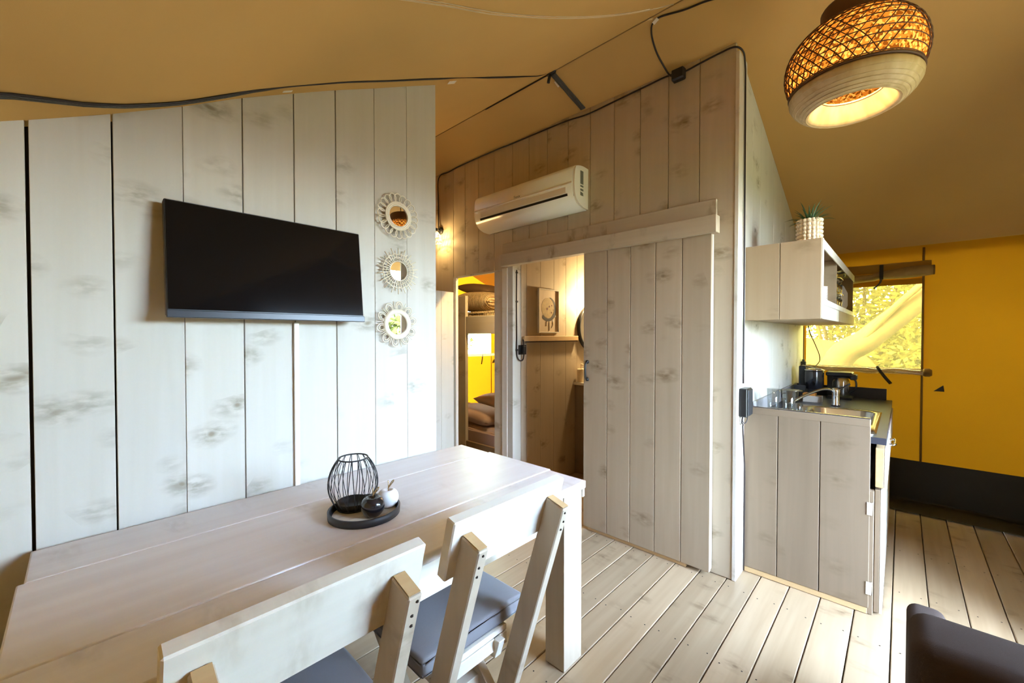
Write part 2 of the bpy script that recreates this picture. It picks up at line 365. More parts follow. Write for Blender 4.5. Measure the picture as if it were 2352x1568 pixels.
def sheet(name, f, us, vs, mat, parent=None, smooth=True):
    bm = bmesh.new(); g = [[bm.verts.new(f(u, v)) for v in vs] for u in us]
    for i in range(len(us) - 1):
        for j in range(len(vs) - 1): bm.faces.new((g[i][j], g[i + 1][j], g[i + 1][j + 1], g[i][j + 1]))
    return bm_to(name, bm, mat, parent, (0, 0, 0), None, smooth)

def lin(a, b, n): return [a + (b - a) * i / (n - 1) for i in range(n)]
def interp(x, xs, ys):
    if x <= xs[0]: return ys[0] + (x - xs[0]) * (ys[1] - ys[0]) / (xs[1] - xs[0])
    for i in range(len(xs) - 1):
        if x <= xs[i + 1]: return ys[i] + (ys[i + 1] - ys[i]) * (x - xs[i]) / (xs[i + 1] - xs[i])
    return ys[-1] + (x - xs[-1]) * (ys[-1] - ys[-2]) / (xs[-1] - xs[-2])

def pillow(name, sx, sy, sz, mat, parent=None, loc=(0, 0, 0), rot=None, n=14, e=2.6):
    """soft pad: rounded outline, thick in the middle, pinched at the seam"""
    bm = bmesh.new(); top = {}; bot = {}
    for i in range(n + 1):
        for j in range(n + 1):
            u = -1 + 2 * i / n; v = -1 + 2 * j / n
            h = (max(0, 1 - abs(u) ** e) * max(0, 1 - abs(v) ** e)) ** 0.5
            pin = 1 - 0.06 * (1 - abs(u) ** 2) * (abs(v) ** 4) - 0.06 * (1 - abs(v) ** 2) * (abs(u) ** 4)
            x = u * sx / 2 * pin; y = v * sy / 2 * pin
            top[i, j] = bm.verts.new((x, y, h * sz / 2))
            bot[i, j] = top[i, j] if i in (0, n) or j in (0, n) else bm.verts.new((x, y, -h * sz / 2))
    for i in range(n):
        for j in range(n):
            bm.faces.new((top[i, j], top[i + 1, j], top[i + 1, j + 1], top[i, j + 1]))
            q = (bot[i, j], bot[i, j + 1], bot[i + 1, j + 1], bot[i + 1, j])
            try: bm.faces.new(q)
            except ValueError: pass
    return bm_to(name, bm, mat, parent, loc, rot, True)

def text_mesh(name, s, size, mat, parent, loc, rot, depth=0.0004):
    cu = bpy.data.curves.new(name, 'FONT'); cu.body = s; cu.size = size; cu.extrude = depth; cu.align_x = 'CENTER'; cu.align_y = 'CENTER'; cu.resolution_u = 2
    t = bpy.data.objects.new('tmp', cu); COL.objects.link(t); dg = bpy.context.evaluated_depsgraph_get(); me = bpy.data.meshes.new_from_object(t.evaluated_get(dg)); bpy.data.objects.remove(t)
    me.materials.clear()
    return link(name, me, mat, parent, loc, rot)

# ------------------------------------------------------------------ the tent: canvas roof and outer walls
XL = -1.80                       # plank wall with the television
YA = 2.46                        # plank wall with the air conditioner
XK = -0.66                       # plank wall behind the kitchen
YR, ZR = 2.14, 3.06              # ridge
XG, XF, YB, YW = -4.75, 1.45, -0.42, 4.6   # gable end, open front, near side, far side
cy = [-0.6, -.141, -.094, .008, .08, .254, .431, .609, .785, .964, 1.139, 1.31, YR]
cz = [1.72, 1.935, 1.956, 2.005, 2.04, 2.132, 2.235, 2.326, 2.415, 2.499, 2.585, 2.666, ZR]
by = [-0.6, -.13, -.056, .02, .11, .21, .33, .40, .54, .77, 1.34, 2.0, YR]
bd = [-0.01, .022, .004, -.016, -.03, -.036, -.033, -.031, -.026, -.022, -.024, -.03, 0]
def near_roof(x, y):
    z = interp(y, cy, cz)
    d66 = interp(y, by, bd); full = -0.065 * max(0, math.sin(pi * (y + .45) / (YR + .45))) ** .8
    if x <= -1.8: return z + full * 0.25 * min(1, (-1.8 - x) / .5)
    if x <= -1.66: return z + d66 * (x + 1.8) / .14
    t = min(1, (x + 1.66) / .55); t = t * t * (3 - 2 * t)
    return z + d66 * (1 - t) + full * t
def far_roof(x, y):
    z = 2.925 - 0.405 * (y - YA); zr = ZR + (z - 2.925 - (2.925 + .405 * .32 - 2.925)) * 1.0
    fold = 0.010 * math.sin(x * 7.0 + 1) * math.sin(pi * (y - YR) / (YW - YR)) + 0.009 * math.sin(x * 17) * max(0, 1 - abs(y - 2.3) * 4)
    return z + fold + (ZR - (2.925 + .405 * .32)) * max(0, 1 - (y - YR) / .3)
us = sorted(set(lin(XG, -1.85, 12) + [-1.8, -1.75, -1.70, -1.66, -1.62] + lin(-1.55, XF + .12, 30)))
ceiling = bpy.data.objects.new('ceiling', None); COL.objects.link(ceiling); struct(ceiling)
sheet('near_slope', lambda x, y: (x, y, near_roof(x, y)), us, lin(-0.6, YR, 48), M['roof'], ceiling)
sheet('far_slope', lambda x, y: (x, y, far_roof(x, y)), lin(XG, XF + .12, 60), lin(YR, YW + .12, 24), M['roof'], ceiling)
def on_near(x, y, d=0.004): return (x, y, near_roof(x, y) - d)
def on_far(x, y, d=0.006): return (x, y, far_roof(x, y) - d)
tube('ridge_seam', [(x, YR, ZR - .002) for x in lin(XG, XF, 40)], 0.004, M['seam'], ceiling, 5)
tube('roof_seam',
     [on_near(p.x, p.y, .002) for p in spline([(-1.0, -.3, 0), (-1.0, .54, 0), (-1.03, 1.1, 0), (-1.0, 1.6, 0), (-.93, 1.95, 0), (-.87, 2.12, 0)], 8)], 0.0022, M['seamlight'], ceiling, 5)
tube('roof_seam', [on_near(p.x + .012, p.y, .002) for p in spline([(-1.0, -.3, 0), (-1.0, .54, 0), (-1.03, 1.1, 0), (-1.0, 1.6, 0), (-.93, 1.95, 0)], 8)], 0.0018, M['seamlight'], ceiling, 5)

def canvas_wall(name, axis, c, u0, u1, z0, ztop, mat, holes=(), nu=24, nz=16, bow=0.0):
    """upright sheet at axis=c, u running along it; holes = (ua, ub, za, zb); ztop(u) the upper edge"""
    us_ = sorted(set(lin(u0, u1, nu) + [h[i] for h in holes for i in (0, 1)])); zs = sorted(set(lin(0, 1, nz)))
    bm = bmesh.new(); cache = {}
    zcuts = sorted(set([h[i] for h in holes for i in (2, 3)]))
    def V(u, z):
        k = (round(u, 5), round(z, 5))
        if k not in cache:
            b = bow * math.sin(3.1 * u) * math.sin(1.7 * z + u)
            cache[k] = bm.verts.new((u, c + b, z) if axis == 'y' else (c + b, u, z))
        return cache[k]
    zl = sorted(set([z0] + [round(z0 + (1.75 - z0) * i / 10, 4) for i in range(11)] + zcuts))
    for i in range(len(us_) - 1):
        a, b = us_[i], us_[i + 1]; mid = (a + b) / 2
        for j in range(len(zl) - 1):
            if any(h[0] < mid < h[1] and h[2] < (zl[j] + zl[j + 1]) / 2 < h[3] for h in holes): continue
            if max(zl[j + 1], zl[j]) > min(ztop(a), ztop(b)) - .01: continue
            bm.faces.new((V(a, zl[j]), V(b, zl[j]), V(b, zl[j + 1]), V(a, zl[j + 1])))
        zt = max([z for z in zl if z <= min(ztop(a), ztop(b)) - .01])
        bm.faces.new((V(a, zt), V(b, zt), V(b, ztop(b)), V(a, ztop(a))))
    return bm_to(name, bm, mat, None, (0, 0, 0), None, True)

# far side: yellow canvas with the kitchen window
far = bpy.data.objects.new('wall_far', None); COL.objects.link(far); struct(far)
def reparent(o, p): o.parent = p; return o
WIN = (-0.64, 0.112, 1.075, 1.80)
reparent(canvas_wall('canvas_panel', 'y', YW, XG, XF, 0.33, lambda u: far_roof(u, YW), M['yellow'], [WIN], bow=.004), far)
for sx in (0.115, 1.2):
    tube('seam', [(sx, YW - .004, z) for z in lin(.34, 2.04, 12)], .008, M['seam'], far, 6)
tube('seam', [(x, YW - .004, .335) for x in lin(XK, XF, 20)], .004, M['skirt'], far, 5)
def skirt(x, t):
    if t < .6: return (x, YW - .01 - .03 * t, .345 - .34 * t / .6)
    s = (t - .6) / .4
    return (x, YW - .03 - .26 * s, .012 + .05 * math.sin(pi * s) * (0.6 + .4 * math.sin(5 * x)) * (1 if s < 1 else 0))
sheet('groundsheet_skirt', skirt, lin(XG, XF, 60), lin(0, 1, 16), M['skirt'], far)
# near side, gable end, open front
near = struct(canvas_wall('wall_near', 'y', YB, XG, XF, 0, lambda u: near_roof(u, YB), M['roof']))
def gable(u): return near_roof(-3, u) if u < YR else far_roof(XG, u)
WINB = (3.75, 4.53, 1.055, 1.75)
gab = struct(canvas_wall('wall_gable', 'x', XG, 2.52, YW, 0.14, gable, M['yellow'], [WINB], nu=24))
struct(canvas_wall('wall_gable_near', 'x', XG, YB, 2.52, 0.02, gable, M['roof'], nu=20))
gs = sheet('gable_skirt', lambda y, t: (XG + .01 + .02 * t, y, .16 - .155 * t), lin(YB, YW, 20), lin(0, 1, 5), M['skirt'], gab)
tube('seam', [(XG + .006, 4.52, z) for z in lin(.14, 2.05, 10)], .007, M['seam'], gab)
front = struct(canvas_wall('wall_front', 'x', XF, YB, YW, 0.02, lambda u: near_roof(1.5, u) if u < YR else far_roof(1.5, u), M['roof'], [(1.36, 4.3, 0.02, 2.2)], nu=34))
for yy in (1.36, 4.3):
    box('post', (XF - .05, yy - .05, 0), (XF + .05, yy + .05, 1.99), M['wall_z'], front)

# window film, rolled covers, ties
win = bpy.data.objects.new('window_1', None); COL.objects.link(win); struct(win)
box('pane', (WIN[0] - .02, YW + .006, WIN[2] - .02), (WIN[1] + .02, YW + .009, WIN[3] + .02), M['film'], win, 0)
box('window_hem', (WIN[0], YW - .006, 1.755), (WIN[1], YW - .002, 1.80), M['yellow'], win, 0)
for zz, nm in ((WIN[2], 'window_edge'),):
    box(nm, (WIN[0], YW - .008, zz - .012), (WIN[1], YW - .002, zz + .006), M['tape'], win, .001)
box('window_edge', (WIN[1] - .004, YW - .01, WIN[2]), (WIN[1] + .010, YW - .002, WIN[3]), M['seam'], win, .001)
blind = thing('rolled_blind', 'brown canvas blind rolled up above the kitchen window', 'blind', (-.2, YW - .045, 1.86))
bm = bmesh.new()
prs = []
for i in range(26):
    t = i / 25; x = -.42 + .785 * t
    r = 0.036 * (1 + .25 * math.sin(9 * t)) * (1.25 - .3 * t)
    prs.append(((x, 0.002 * math.sin(20 * t), -.035 + .03 * t - .018 * math.sin(pi * t) ** 2 * (1 if t < .6 else .4)), r))
add_tube(bm, [p for p, r in prs], [r for p, r in prs], 12); bm_to('roll', bm, plain('brown_blind_canvas', (0.34, 0.23, 0.10), .8, var=.3, bscale=18), blind, (0, 0, 0), None, True)
box('flap', (-.44, .03, .0), (.36, .04, .075), plain('blind_flap_canvas', (0.42, 0.24, 0.05), .85), blind, .002)
for dx in (.07,):
    box('tie', (dx - .012, -.045, -.06), (dx + .012, -.04, .06), M['blackmatt'], blind, .001)
    tube('tie_end', spline([(dx, -.043, -.055), (dx - .01, -.046, -.09), (dx - .045, -.044, -.13)], 4), [.008] * 4 + [.006] * 5, M['webbing'], blind, 5)
lathe('roll_end', [(0, 0), (.036, 0), (.038, .006), (.036, .012), (0, .012)], M['seam'], blind, 14, (.365, 0.002, -.005), (0, pi / 2, 0))
roll2 = thing('rolled_film', 'clear plastic window cover rolled up along the bottom of the kitchen window', 'blind', (-.25, YW - .04, 1.055))
bm = bmesh.new(); pp = [(-.39 + .78 * i / 20, 0, .004 * math.sin(i * .9)) for i in range(21)]
add_tube(bm, pp, [.024 + .004 * math.sin(i * 1.3) for i in range(21)], 12); bm_to('film_roll', bm, M['filmroll'], roll2, (0, 0, 0), None, True)
box('wooden_batten', (-.39, .012, -.02), (.385, .03, .02), M['tan_x'], roll2, .002)
lathe('roll_end', [(0, 0), (.026, 0), (.032, .01), (.032, .035), (.022, .05), (0, .05)], M['seam'], roll2, 14, (.37, 0, 0), (0, pi / 2, 0))
tube('tie', spline([(.10, -.026, .035), (.12, -.034, 0), (.15, -.03, -.05), (.185, -.02, -.10)], 4), [.012] * 13, M['skirt'], roll2, 5)
tg = thing('canvas_toggle', 'small dark triangular toggle on the yellow canvas right of the window', 'toggle', (.211, YW - .012, .93))
prism('toggle_tab', [(-.03, -.018), (.028, -.018), (.022, .03), (0, .01)], 'y', -.008, .008, M['skirt'], tg, .001)
winb = bpy.data.objects.new('window_2', None); COL.objects.link(winb); struct(winb)
box('pane', (XG - .009, WINB[0] - .02, WINB[2] - .02), (XG - .006, WINB[1] + .02, WINB[3] + .02), M['filmb'], winb, 0)
rb = thing('bedroom_film_roll', 'clear rolled window cover below the small bedroom window', 'blind', (XG + .03, 4.14, 1.04))
tube('film_roll', [(0, -.4, 0), (0, -.1, .006), (0, .2, 0), (0, .42, .004)], .022, M['filmroll'], rb, 10)
tube('tie', [(.02, .15, .02), (.03, .14, -.04), (.02, .13, -.14)], .009, M['skirt'], rb, 5)
tg2 = thing('bedroom_toggle', 'small dark toggle on the yellow canvas beside the bedroom window', 'toggle', (XG + .012, 4.565, .93))
prism('toggle_tab', [(-.03, -.03), (.03, -.02), (.01, .03), (-.01, .01)], 'x', -.008, .008, M['skirt'], tg2, .001)

# ------------------------------------------------------------------ floor
fl = bpy.data.objects.new('floor', None); COL.objects.link(fl); struct(fl)
box('floor_base', (XG - .05, YB - .1, -.14), (XF + .1, YW + .1, -.032), M['tan_gap'], fl, 0)
jx = [-.425 + .134 * k for k in range(-33, 24)]
for i in range(len(jx) - 1):
    if jx[i + 1] < XG or jx[i] > XF: continue
    box('plank', (jx[i] + .0022, YB - .05, -.028), (jx[i + 1] - .0022, YW + .05, 0 - random.random() * .0012), M['floor_y'], fl, .0028)
bm = bmesh.new()
for xj in jx:
    if not -1.9 < xj < 1.6: continue
    for yy in (.66, 1.235, 1.81, 2.385, 2.96, 3.535):
        for dx in (.03, .104):
            bmesh.ops.create_circle(bm, cap_ends=True, segments=7, radius=.0036, matrix=Matrix.Translation((xj + dx + random.uniform(-.006, .006), yy + random.uniform(-.012, .012), .0006)))
o = bm_to('nail_heads', bm, M['nail'], fl); o['kind'] = 'stuff'

# ------------------------------------------------------------------ plank walls
wl_ = bpy.data.objects.new('wall_left', None); COL.objects.link(wl_); struct(wl_)
jy = [-.447, -.271, -.095, .079, .254, .431, .611, .781, .962, 1.135, 1.311]
gp = [.0028, .0034, .004, .0022, .0008, .0018, .002, .0022, .0008, .0008, 0]
for i in range(10):
    a, b = jy[i] + gp[i], jy[i + 1] - gp[i + 1]
    za, zb = interp(a, cy, cz) + .01, interp(b, cy, cz) + .01
    prism('plank', [(a, .002), (b, .002), (b, zb), (a, za)], 'x', XL - .022, XL - random.random() * .0012, M['wall_z'], wl_, .0012)
prism('backing', [(-.44, .01), (1.300, .01), (1.300, 2.64), (.2, 2.08), (-.44, 1.79)], 'x', XL - .06, XL - .026, M['gap'], wl_, 0)

wb = bpy.data.objects.new('wall_back', None); COL.objects.link(wb); struct(wb)
jxx = [-3.53, -3.345, -3.10, -2.93, -2.745, -2.545, -2.33, -2.15, -1.967, -1.774, -1.586, -1.401, -1.217, -1.036, -.855, -.665]
ztopA = far_roof(-1, YA) - .002
for i in range(len(jxx) - 1):
    a, b = jxx[i] + .0015, jxx[i + 1] - .0015; mid = (a + b) / 2
    z0 = .002
    if -3.06 < mid < -2.44: z0 = 1.89
    elif -2.42 < mid < -1.45: z0 = 1.955
    prism('plank', [(a, z0), (b, z0), (b, ztopA), (a, ztopA)], 'y', YA, YA + .022, M['back_z'], wb, .0022)
box('backing', (-3.5, YA + .024, 1.96), (-.70, YA + .05, 2.88), M['tan_gap'], wb, 0)
box('backing', (-1.40, YA + .024, .01), (-.70, YA + .05, 1.96), M['tan_gap'], wb, 0)
box('backing', (-3.5, YA + .024, .01), (-3.10, YA + .035, 1.96), M['tan_gap'], wb, 0)
# door frames
t1 = struct(box('trim_1', (-2.445, YA - .006, 0), (-2.385, YA + .12, 1.905), M['furn_z']))
t2 = struct(box('trim_2', (-2.383, YA - .001, 0), (-2.325, YA + .10, 1.955), M['wall_z']))
t3 = struct(box('trim_3', (-3.098, YA - .004, 0), (-3.060, YA + .024, 1.885), M['furn_z']))
t4 = struct(box('trim_4', (-3.098, YA - .002, 1.886), (-2.446, YA + .03, 1.90), M['wall_x']))
rail = struct(box('trim_5', (-2.425, YA - .022, 2.018), (-.755, YA - .001, 2.105), M['back_x'], None, .002))
hdr = struct(box('trim_6', (-2.385, 2.375, 1.908), (-.735, YA - .024, 2.003), M['back_x'], None, .0025))
corner = struct(box('trim_7', (-.668, YA - .004, .0), (-.648, 2.602, ztopA - .052), M['furn_z'], None, .002))
# sliding door
d1 = bpy.data.objects.new('door_1', None); COL.objects.link(d1); struct(d1)
dj = [-1.603, -1.419, -1.253, -1.089, -.929, -.767]
for i in range(5):
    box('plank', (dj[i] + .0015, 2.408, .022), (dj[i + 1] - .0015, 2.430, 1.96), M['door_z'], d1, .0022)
box('door_backing', (dj[0] + .003, 2.430, .03), (dj[-1] - .003, 2.452, 1.95), M['furn_z'], d1, .001)
box('floor_guide', (-1.57, 2.415, .001), (-.9, 2.44, .021), M['tan_x'], d1, .001)
hz = (1.045, 1.165)
bm = bmesh.new(); add_tube(bm, spline([(-1.567, 2.404, hz[0] - 0), (-1.567, 2.385, hz[0] + .006), (-1.567, 2.378, 1.075), (-1.567, 2.378, 1.135), (-1.567, 2.385, hz[1] - .006), (-1.567, 2.404, hz[1])], 4), .006, 8)
for z in hz: bmesh.ops.create_uvsphere(bm, u_segments=10, v_segments=6, radius=.013, matrix=Matrix.Translation((-1.567, 2.401, z)))
bm_to('door_handle', bm, M['black'], d1, (0, 0, 0), None, True)
# leaf standing open left of the bedroom doorway
d2 = bpy.data.objects.new('door_2', None); COL.objects.link(d2); struct(d2)
d2.location = (-3.10, 2.452, 0); d2.rotation_euler = (0, 0, math.radians(8))
for i in range(4):
    box('plank', (-.012, -.165 * (i + 1) + .001, .05), (.012, -.165 * i - .001, 1.752), M['wall_z'], d2, .0015)
box('ledge', (-.03, -.65, .4), (-.013, -.02, .5), M['wall_y'], d2, .002)
box('ledge', (-.03, -.65, 1.4), (-.013, -.02, 1.5), M['wall_y'], d2, .002)

# kitchen wall
wk = bpy.data.objects.new('wall_kitchen', None); COL.objects.link(wk); struct(wk)
y = 2.603; ks = [y]
while y < 4.56: y += .1865; ks.append(min(y, 4.575))
for a, b in zip(ks[:-1], ks[1:]):
    a += .0009; b -= .0009
    prism('plank', [(a, .002), (b, .002), (b, far_roof(XK, b) - .004), (a, far_roof(XK, a) - .004)], 'x', XK - .022, XK - random.random() * .001, M['wall_z'], wk, .0012)
prism('backing', [(2.49, .01), (4.57, .01), (4.57, 2.03), (2.49, 2.86)], 'x', XK - .05, XK - .024, M['tan_gap'], wk, 0)
# bathroom partition
wbp = bpy.data.objects.new('wall_bathroom', None); COL.objects.link(wbp); struct(wbp)
ks = [YA + .10]
for yy in (2.63, 2.815, 3.005, 3.19, 3.377, 3.565, 3.75, 3.94, 4.13, 4.32, 4.57): ks.append(yy)
for a, b in zip(ks[:-1], ks[1:]):
    a += .0009; b -= .0009
    prism('plank', [(a, .002), (b, .002), (b, far_roof(-2.3, b) - .008), (a, far_roof(-2.3, a) - .008)], 'x', -2.345, -2.323, M['back_z'], wbp, .0012)
prism('backing', [(2.57, .01), (4.57, .01), (4.57, 2.02), (2.57, 2.83)], 'x', -2.38, -2.347, M['tan_gap'], wbp, 0)
# plank partition added outside the frame to shade the far corner
wrp = bpy.data.objects.new('wall_right', None); COL.objects.link(wrp); struct(wrp)
for k in range(11):
    ya_, yb_ = 2.62 + .187 * k, min(2.62 + .187 * k + .1855, 4.59)
    prism('plank', [(ya_, .002), (yb_, .002), (yb_, far_roof(.8, yb_) - .008), (ya_, far_roof(.8, ya_) - .008)], 'x', .72, .742, M['wall_z'], wrp, .0012)
# back of the bathroom
wbb = bpy.data.objects.new('wall_rear', None); COL.objects.link(wbb); struct(wbb)
x = -2.31
while x < -.74:
    box('plank', (x + .001, 4.53, .002), (min(x + .187, -.72) - .001, 4.552, far_roof(x, 4.56) - .02), M['wall_z'], wbb, .0012); x += .187

# ------------------------------------------------------------------ dining table
tb = thing('dining_table', 'long whitewashed plank dining table standing along the television wall', 'table', (-1.365, .68, 0))
def rel(o, base):
    o.location = o.location - Vector(base); return o
TB = (-1.365, .68, 0)
def tbx(name, a, b, mat, bev=.003): return rel(box(name, a, b, mat, tb, bev, None, 2), TB)
tbx('plank', (-1.776, -.10, .708), (-1.559, 1.462, .740), M['table_y'], .004)
tbx('plank', (-1.556, -.112, .708), (-1.153, 1.470, .741), M['table_y'], .004)
tbx('plank', (-1.150, -.104, .708), (-.957, 1.460, .740), M['table_y'], .004)
for xa, xb in ((-1.060, -.965), (-1.765, -1.67)):
    for ya, yb in ((1.318, 1.440), (-.08, .042)):
        m_ = (xa + xb) / 2
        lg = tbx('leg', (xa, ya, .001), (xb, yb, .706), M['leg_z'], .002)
for xa in (-.992, -1.760): tbx('apron', (xa, .046, .605), (xa + .024, 1.314, .706), M['furn_y'], .002)
for ya in (1.36, -.02): tbx('apron', (-1.665, ya, .605), (-1.065, ya + .024, .706), M['furn_x'], .002)
tbx('end_batten', (-1.76, 1.442, .672), (-.962, 1.458, .7065), M['furn_x'], .002)

# ------------------------------------------------------------------ dining chairs with loose cushions
def make_chair(x, y, label, clabel):
    """y is the chair's near edge; the scissor legs lean to the table"""
    B = Vector((-.98, .217, 0))
    ch = thing('dining_chair', label, 'chair', Vector((x, y, 0)) + B, None, 'plank dining chairs along the table')
    def P(name, poly, y0, y1, mat, bev=.002):
        return rel(prism(name, poly, 'y', y0, y1, mat, ch, bev), B)
    P('backrest', [(-.758, .905), (-.800, .748), (-.831, .756), (-.789, .913)], 0, .434, M['furn_y'], .0035)
    for y0 in (.030, .356):
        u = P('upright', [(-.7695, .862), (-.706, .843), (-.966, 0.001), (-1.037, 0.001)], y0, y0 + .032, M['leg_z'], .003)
    for y0 in (.030, .356):
        P('end_grain', [(-.7665, .8635), (-.709, .8465), (-.7085, .848), (-.766, .865)], y0 + .003, y0 + .029, M['tan_y'], 0)
    for y0 in (.064, .322):
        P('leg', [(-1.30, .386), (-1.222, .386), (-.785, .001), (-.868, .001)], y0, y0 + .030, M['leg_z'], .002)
    for y0 in (.096, .292):
        P('side_rail', [(-1.31, .386), (-.905, .386), (-.925, .325), (-1.31, .325)], y0, y0 + .028, M['furn_x'], .002)
    for k in range(3):
        xs = -1.335 + .137 * k
        rel(box('seat_slat', (xs, .066, .388), (xs + .131, .352, .406), M['furn_y'], ch, .002), B)
    rel(box('stretcher', (-1.075, .064, .155), (-1.035, .352, .195), M['furn_y'], ch, .002), B)
    rel(box('stretcher', (-.905, .094, .052), (-.875, .322, .094), M['furn_y'], ch, .002), B)
    rel(box('seat_rail', (-.955, .064, .345), (-.928, .352, .386), M['furn_y'], ch, .002), B)
    bm = bmesh.new()
    for (yy) in (.046, .372):
        for z in (.80, .775, .83):
            xx = -.706 - (.843 - z) * .3088
            bmesh.ops.create_icosphere(bm, subdivisions=1, radius=.004, matrix=Matrix.Translation((xx, yy + random.uniform(-.006, .006), z)))
    o = rel(bm_to('screw_heads', bm, M['nail'], ch), B); o['kind'] = 'stuff'
    # cushion lies on the seat
    cu = thing('seat_cushion', clabel, 'cushion', (x - 1.125, y + .235, .407), None, 'grey cushions on the dining chairs')
    bm = bmesh.new(); add_box(bm, (-.20, -.208, 0), (.19, .208, .056))
    bmesh.ops.subdivide_edges(bm, edges=bm.edges[:], cuts=5, use_grid_fill=True)
    for v in bm.verts:
        u, w = v.co.x / .2, v.co.y / .208
        k = max(0, 1 - u * u) * max(0, 1 - w * w)
        if v.co.z > .03: v.co.z += .010 * k ** .5 + random.uniform(-.001, .001)
    bmesh.ops.bevel(bm, geom=[e for e in bm.edges if e.calc_face_angle(0) > .7], offset=.012, segments=3, affect='EDGES', profile=.5)
    bm_to('pad', bm, M['cushion'], cu, (0, 0, 0), None, True)
    for zz in (.010, .046):
        c = [(-.198, -.206, zz), (.188, -.206, zz), (.188, .206, zz), (-.198, .206, zz), (-.198, -.206, zz)]
        pts = []
        for a, b in zip(c[:-1], c[1:]):
            for i in range(6): pts.append(Vector(a).lerp(Vector(b), (i + .5) / 6))
        pts.append(pts[0]); tube('piping', pts, .0025, M['cushion'], cu, 5)
    return ch
make_chair(.028, .072, 'whitewashed plank chair nearest the camera, at the left half of the table', 'grey seat cushion on the chair nearest the camera')
make_chair(0, .603, 'whitewashed plank chair at the far end of the table beside the table leg', 'grey seat cushion on the chair beside the table leg')

# ------------------------------------------------------------------ on the table
tr = thing('round_tray', 'round tray with charcoal rim and pale slatted base on the table', 'tray', (-1.322, .664, .7412))
lathe('tray_rim', [(.103, .001), (.116, .001), (.117, .024), (.111, .025), (.109, .007), (.103, .006)], M['darkrim'], tr, 48, closed=True)
for k in range(5):
    x0, x1 = -.104 + .0418 * k, -.104 + .0418 * (k + 1) - .0016
    pts = []
    hh = lambda x: math.sqrt(max(0, .1035 ** 2 - x * x))
    xs = lin(x0, x1, 6); poly = [(x, -hh(x) - .0002) for x in xs] + [(x, hh(x) + .0002) for x in reversed(xs)]
    prism('slat', poly, 'z', .0006, .0056, M['furn_y'], tr, 0)
lan = thing('wire_lantern', 'black wire basket lantern standing on the round tray', 'lantern', (-1.384, .654, .7472))
def lr(t): return .046 + .036 * math.sin(pi * min(1, t * .97 + .02)) ** .8
for t, rr in ((0, .003), (1, .0026)):
    tube('ring', [(lr(t) * math.cos(a), lr(t) * math.sin(a), .003 + .172 * t) for a in lin(0, 2 * pi, 33)], rr, M['blackmatt'], lan, 6)
for k in range(30):
    a0 = 2 * pi * k / 30; tw = .16 if k % 2 else -.16
    tube('wire', [(lr(t) * math.cos(a0 + tw * (t - .5)), lr(t) * math.sin(a0 + tw * (t - .5)), .003 + .172 * t) for t in lin(0, 1, 12)], .0014, M['blackmatt'], lan, 4)
lathe('candle_cup', [(0, .001), (.044, .001), (.049, .006), (.055, .026), (.0535, .026), (.047, .008), (0, .005)], M['blackmatt'], lan, 28)
def apple(name, label, loc, r, mat, lean):
    ap = thing(name, label, 'ornament', loc, lean)
    prof = []
    for i in range(25):
        a = -pi / 2 + pi * i / 24
        rr = math.cos(a) ** .85 if math.cos(a) > 1e-6 else 0
        z = math.sin(a)
        zz = z - .42 * math.exp(-(rr / .30) ** 2) * (1 if z > 0 else -.35)
        prof.append((r * rr * (1.0 + .07 * z), r * (.93 * zz + .80)))
    prof[0] = (0, prof[0][1]); prof[-1] = (0, prof[-1][1])
    zmin = min(p[1] for p in prof); prof = [(a, b - zmin) for a, b in prof]
    lathe('body', prof, mat, ap, 32)
    zt = prof[-1][1]
    tube('stem', spline([(0, 0, zt), (.001, .001, zt + .018), (-.004, .003, zt + .040)], 4), .0016, M['gold'], ap, 6)
    bm = bmesh.new(); ring = [(0, 0, zt + .012)]
    add_tube(bm, spline([(0, 0, zt + .012), (.006, .006, zt + .024), (.016, .010, zt + .036), (.019, .012, zt + .044), (.012, .010, zt + .040), (.004, .005, zt + .026), (0, 0, zt + .012)], 4), .0018, 5)
    bm_to('leaf', bm, M['gold'], ap, (0, 0, 0), None, True)
apple('black_apple', 'shiny black ceramic apple with a pale gold stem on the tray', (-1.273, .668, .7472), .0385, M['apple_b'], None)
apple('white_apple', 'white ceramic apple with a pale gold stem behind the black one', (-1.305, .742, .7472), .0365, M['apple_w'], None)

# ------------------------------------------------------------------ television
tv = thing('television', 'flat black television hung tilted on the left plank wall', 'television', (-1.742, .527, 1.603), (0, math.radians(-6.2), 0))
box('casing', (-.020, -.332, -.190), (.016, .332, .192), M['tvedge'], tv, .003)
box('screen', (.0165, -.328, -.172), (.0180, .328, .188), M['screen'], tv, .0005)
box('lower_bezel', (.012, -.333, -.200), (.024, .333, -.176), M['tvedge'], tv, .002)
box('wall_mount', (-.056, -.12, -.10), (-.021, .12, .10), M['blackmatt'], tv, .002)
cd = thing('cable_cover', 'narrow white cable cover running down the wall below the television', 'cover', (XL + .006, .612, 1.05))
box('channel', (-.0055, -.010, -.34), (.006, .010, .35), M['white'], cd, .002)

